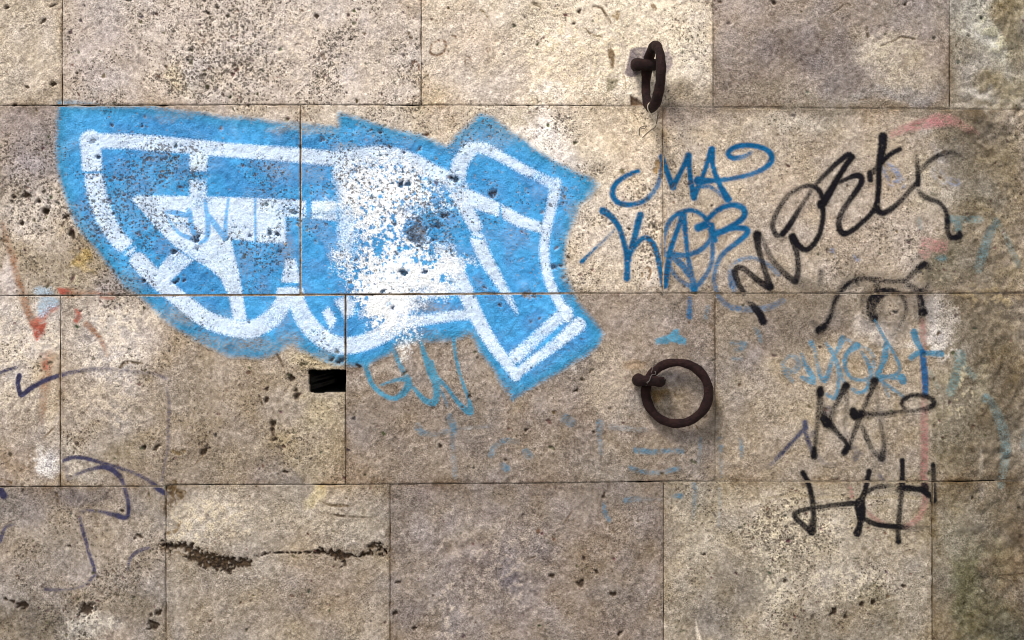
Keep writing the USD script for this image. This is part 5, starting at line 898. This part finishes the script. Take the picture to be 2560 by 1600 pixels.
# upper: stands out from the wall, nearly edge on
near, farp = at(1615.5, 192, 22), at(1651.5, 192, 167)
ce = .5 * (near + farp); ua = farp - near; Ru = np.linalg.norm(ua) / 2; ua /= np.linalg.norm(ua)
ub = np.array([.035, 0, 1.0]); ub -= ua * (ub @ ua); ub /= np.linalg.norm(ub)
iron_ring('rusty iron ring seen nearly edge on, standing out from the cream block above', ring_mesh(ce, ua, ub, Ru, .0119, 3), staple_mesh(1578, 1652, 162, 52, 14.5, 5))
# lower: lies flat against the wall
ua = np.array([1.0, -.10, 0]); ua /= np.linalg.norm(ua); ub = np.array([0, -.03, 1.0]); ub -= ua * (ub @ ua); ub /= np.linalg.norm(ub)
iron_ring('rusty iron ring hanging flat against the brownish block, full circle in view', ring_mesh(at(1692.5, 982, 26), ua, ub, .0768, .0113, 8), staple_mesh(1582, 1664, 950, 49, 14.2, 6, 3))

def thread(path_px, w, outs):
    c_, s_ = curve(path_px, 8); o_ = np.interp(s_, np.linspace(0, s_[-1], len(outs)), outs)
    return tube(np.array([at(x_, y_, q_) for (x_, y_), q_ in zip(c_, o_)]), w / 2000, 6, 1, rough=.0002)
KS = 200 / 1120
st_ = UsdGeom.Xform.Define(stage, '/World/frayed_string').GetPrim()
tag(st_, 'frayed string looped round the foot of the upper iron ring', 'string')
# wraps the ring's lowest part, then hangs in loose ends
bc = ce - np.array([0, 0, 1.0]) * Ru + 0 * ce
loop = []
for f in np.linspace(-2.7, 2.2, 26):
    loop.append((f,))
lp = [(520, 968), (490, 975), (455, 1010), (442, 1050), (452, 1095), (480, 1140), (525, 1215), (552, 1270), (562, 1310)]
usdkit.mesh(stage, '/World/frayed_string/loop', thread(Z(1540, 80, lp, KS), 2.6, [112, 118, 116, 112, 106, 100, 96, 94, 92]), string_mat, smooth=True)
for pts, w, o_, mt in [([(605, 1070), (602, 1130), (585, 1200), (568, 1290)], 2.2, [92, 92, 92, 92], dark_string_mat), ([(575, 1110), (580, 1180), (560, 1290)], 1.6, [94, 93, 92], dark_string_mat), ([(562, 1300), (545, 1335), (500, 1365), (440, 1412), (370, 1480)], 2.8, [92, 91, 90, 88, 86], dark_string_mat), ([(562, 1290), (530, 1310), (495, 1350)], 2.4, [92, 90, 89], string_mat), ([(570, 1290), (590, 1320), (640, 1352), (650, 1320)], 1.4, [92, 90, 88, 87], string_mat), ([(430, 1312), (370, 1325), (335, 1345), (328, 1400), (328, 1450)], 2.6, [90, 89, 88, 88, 87], dark_string_mat), ([(430, 1312), (400, 1350), (345, 1345)], 2.2, [90, 89, 88], dark_string_mat), ([(495, 1350), (460, 1320), (430, 1312)], 1.2, [90, 90, 90], string_mat)]:
    usdkit.mesh(stage, numbered('/World/frayed_string', 'loose_end'), thread(Z(1540, 80, pts, KS), w, o_), mt, smooth=True)
KL = 260 / 1966
wi = UsdGeom.Xform.Define(stage, '/World/thin_wire').GetPrim()
tag(wi, 'wisps of thin wire wound round the staple of the lower iron ring', 'wire')
for pts, w, o_ in [([(415, 640), (430, 580), (480, 540), (500, 480), (530, 430), (590, 425)], 2.0, [50, 60, 64, 64, 58, 48]), ([(425, 640), (445, 590), (470, 545)], 1.6, [50, 60, 64]), ([(590, 425), (600, 380), (580, 360)], 1.6, [48, 46, 42]), ([(615, 440), (650, 455), (700, 455), (760, 470), (785, 490), (765, 515)], 1.5, [56, 62, 63, 60, 54, 50]), ([(520, 390), (540, 290), (560, 180), (600, 120)], 1.1, [50, 44, 40, 38]), ([(540, 300), (500, 260), (480, 230)], 1.0, [44, 42, 40]), ([(540, 290), (620, 220), (640, 180)], 1.0, [44, 46, 44])]:
    usdkit.mesh(stage, numbered('/World/thin_wire', 'strand'), thread(Z(1560, 880, pts, KL), .75 * w, o_), wire_mat, smooth=True)
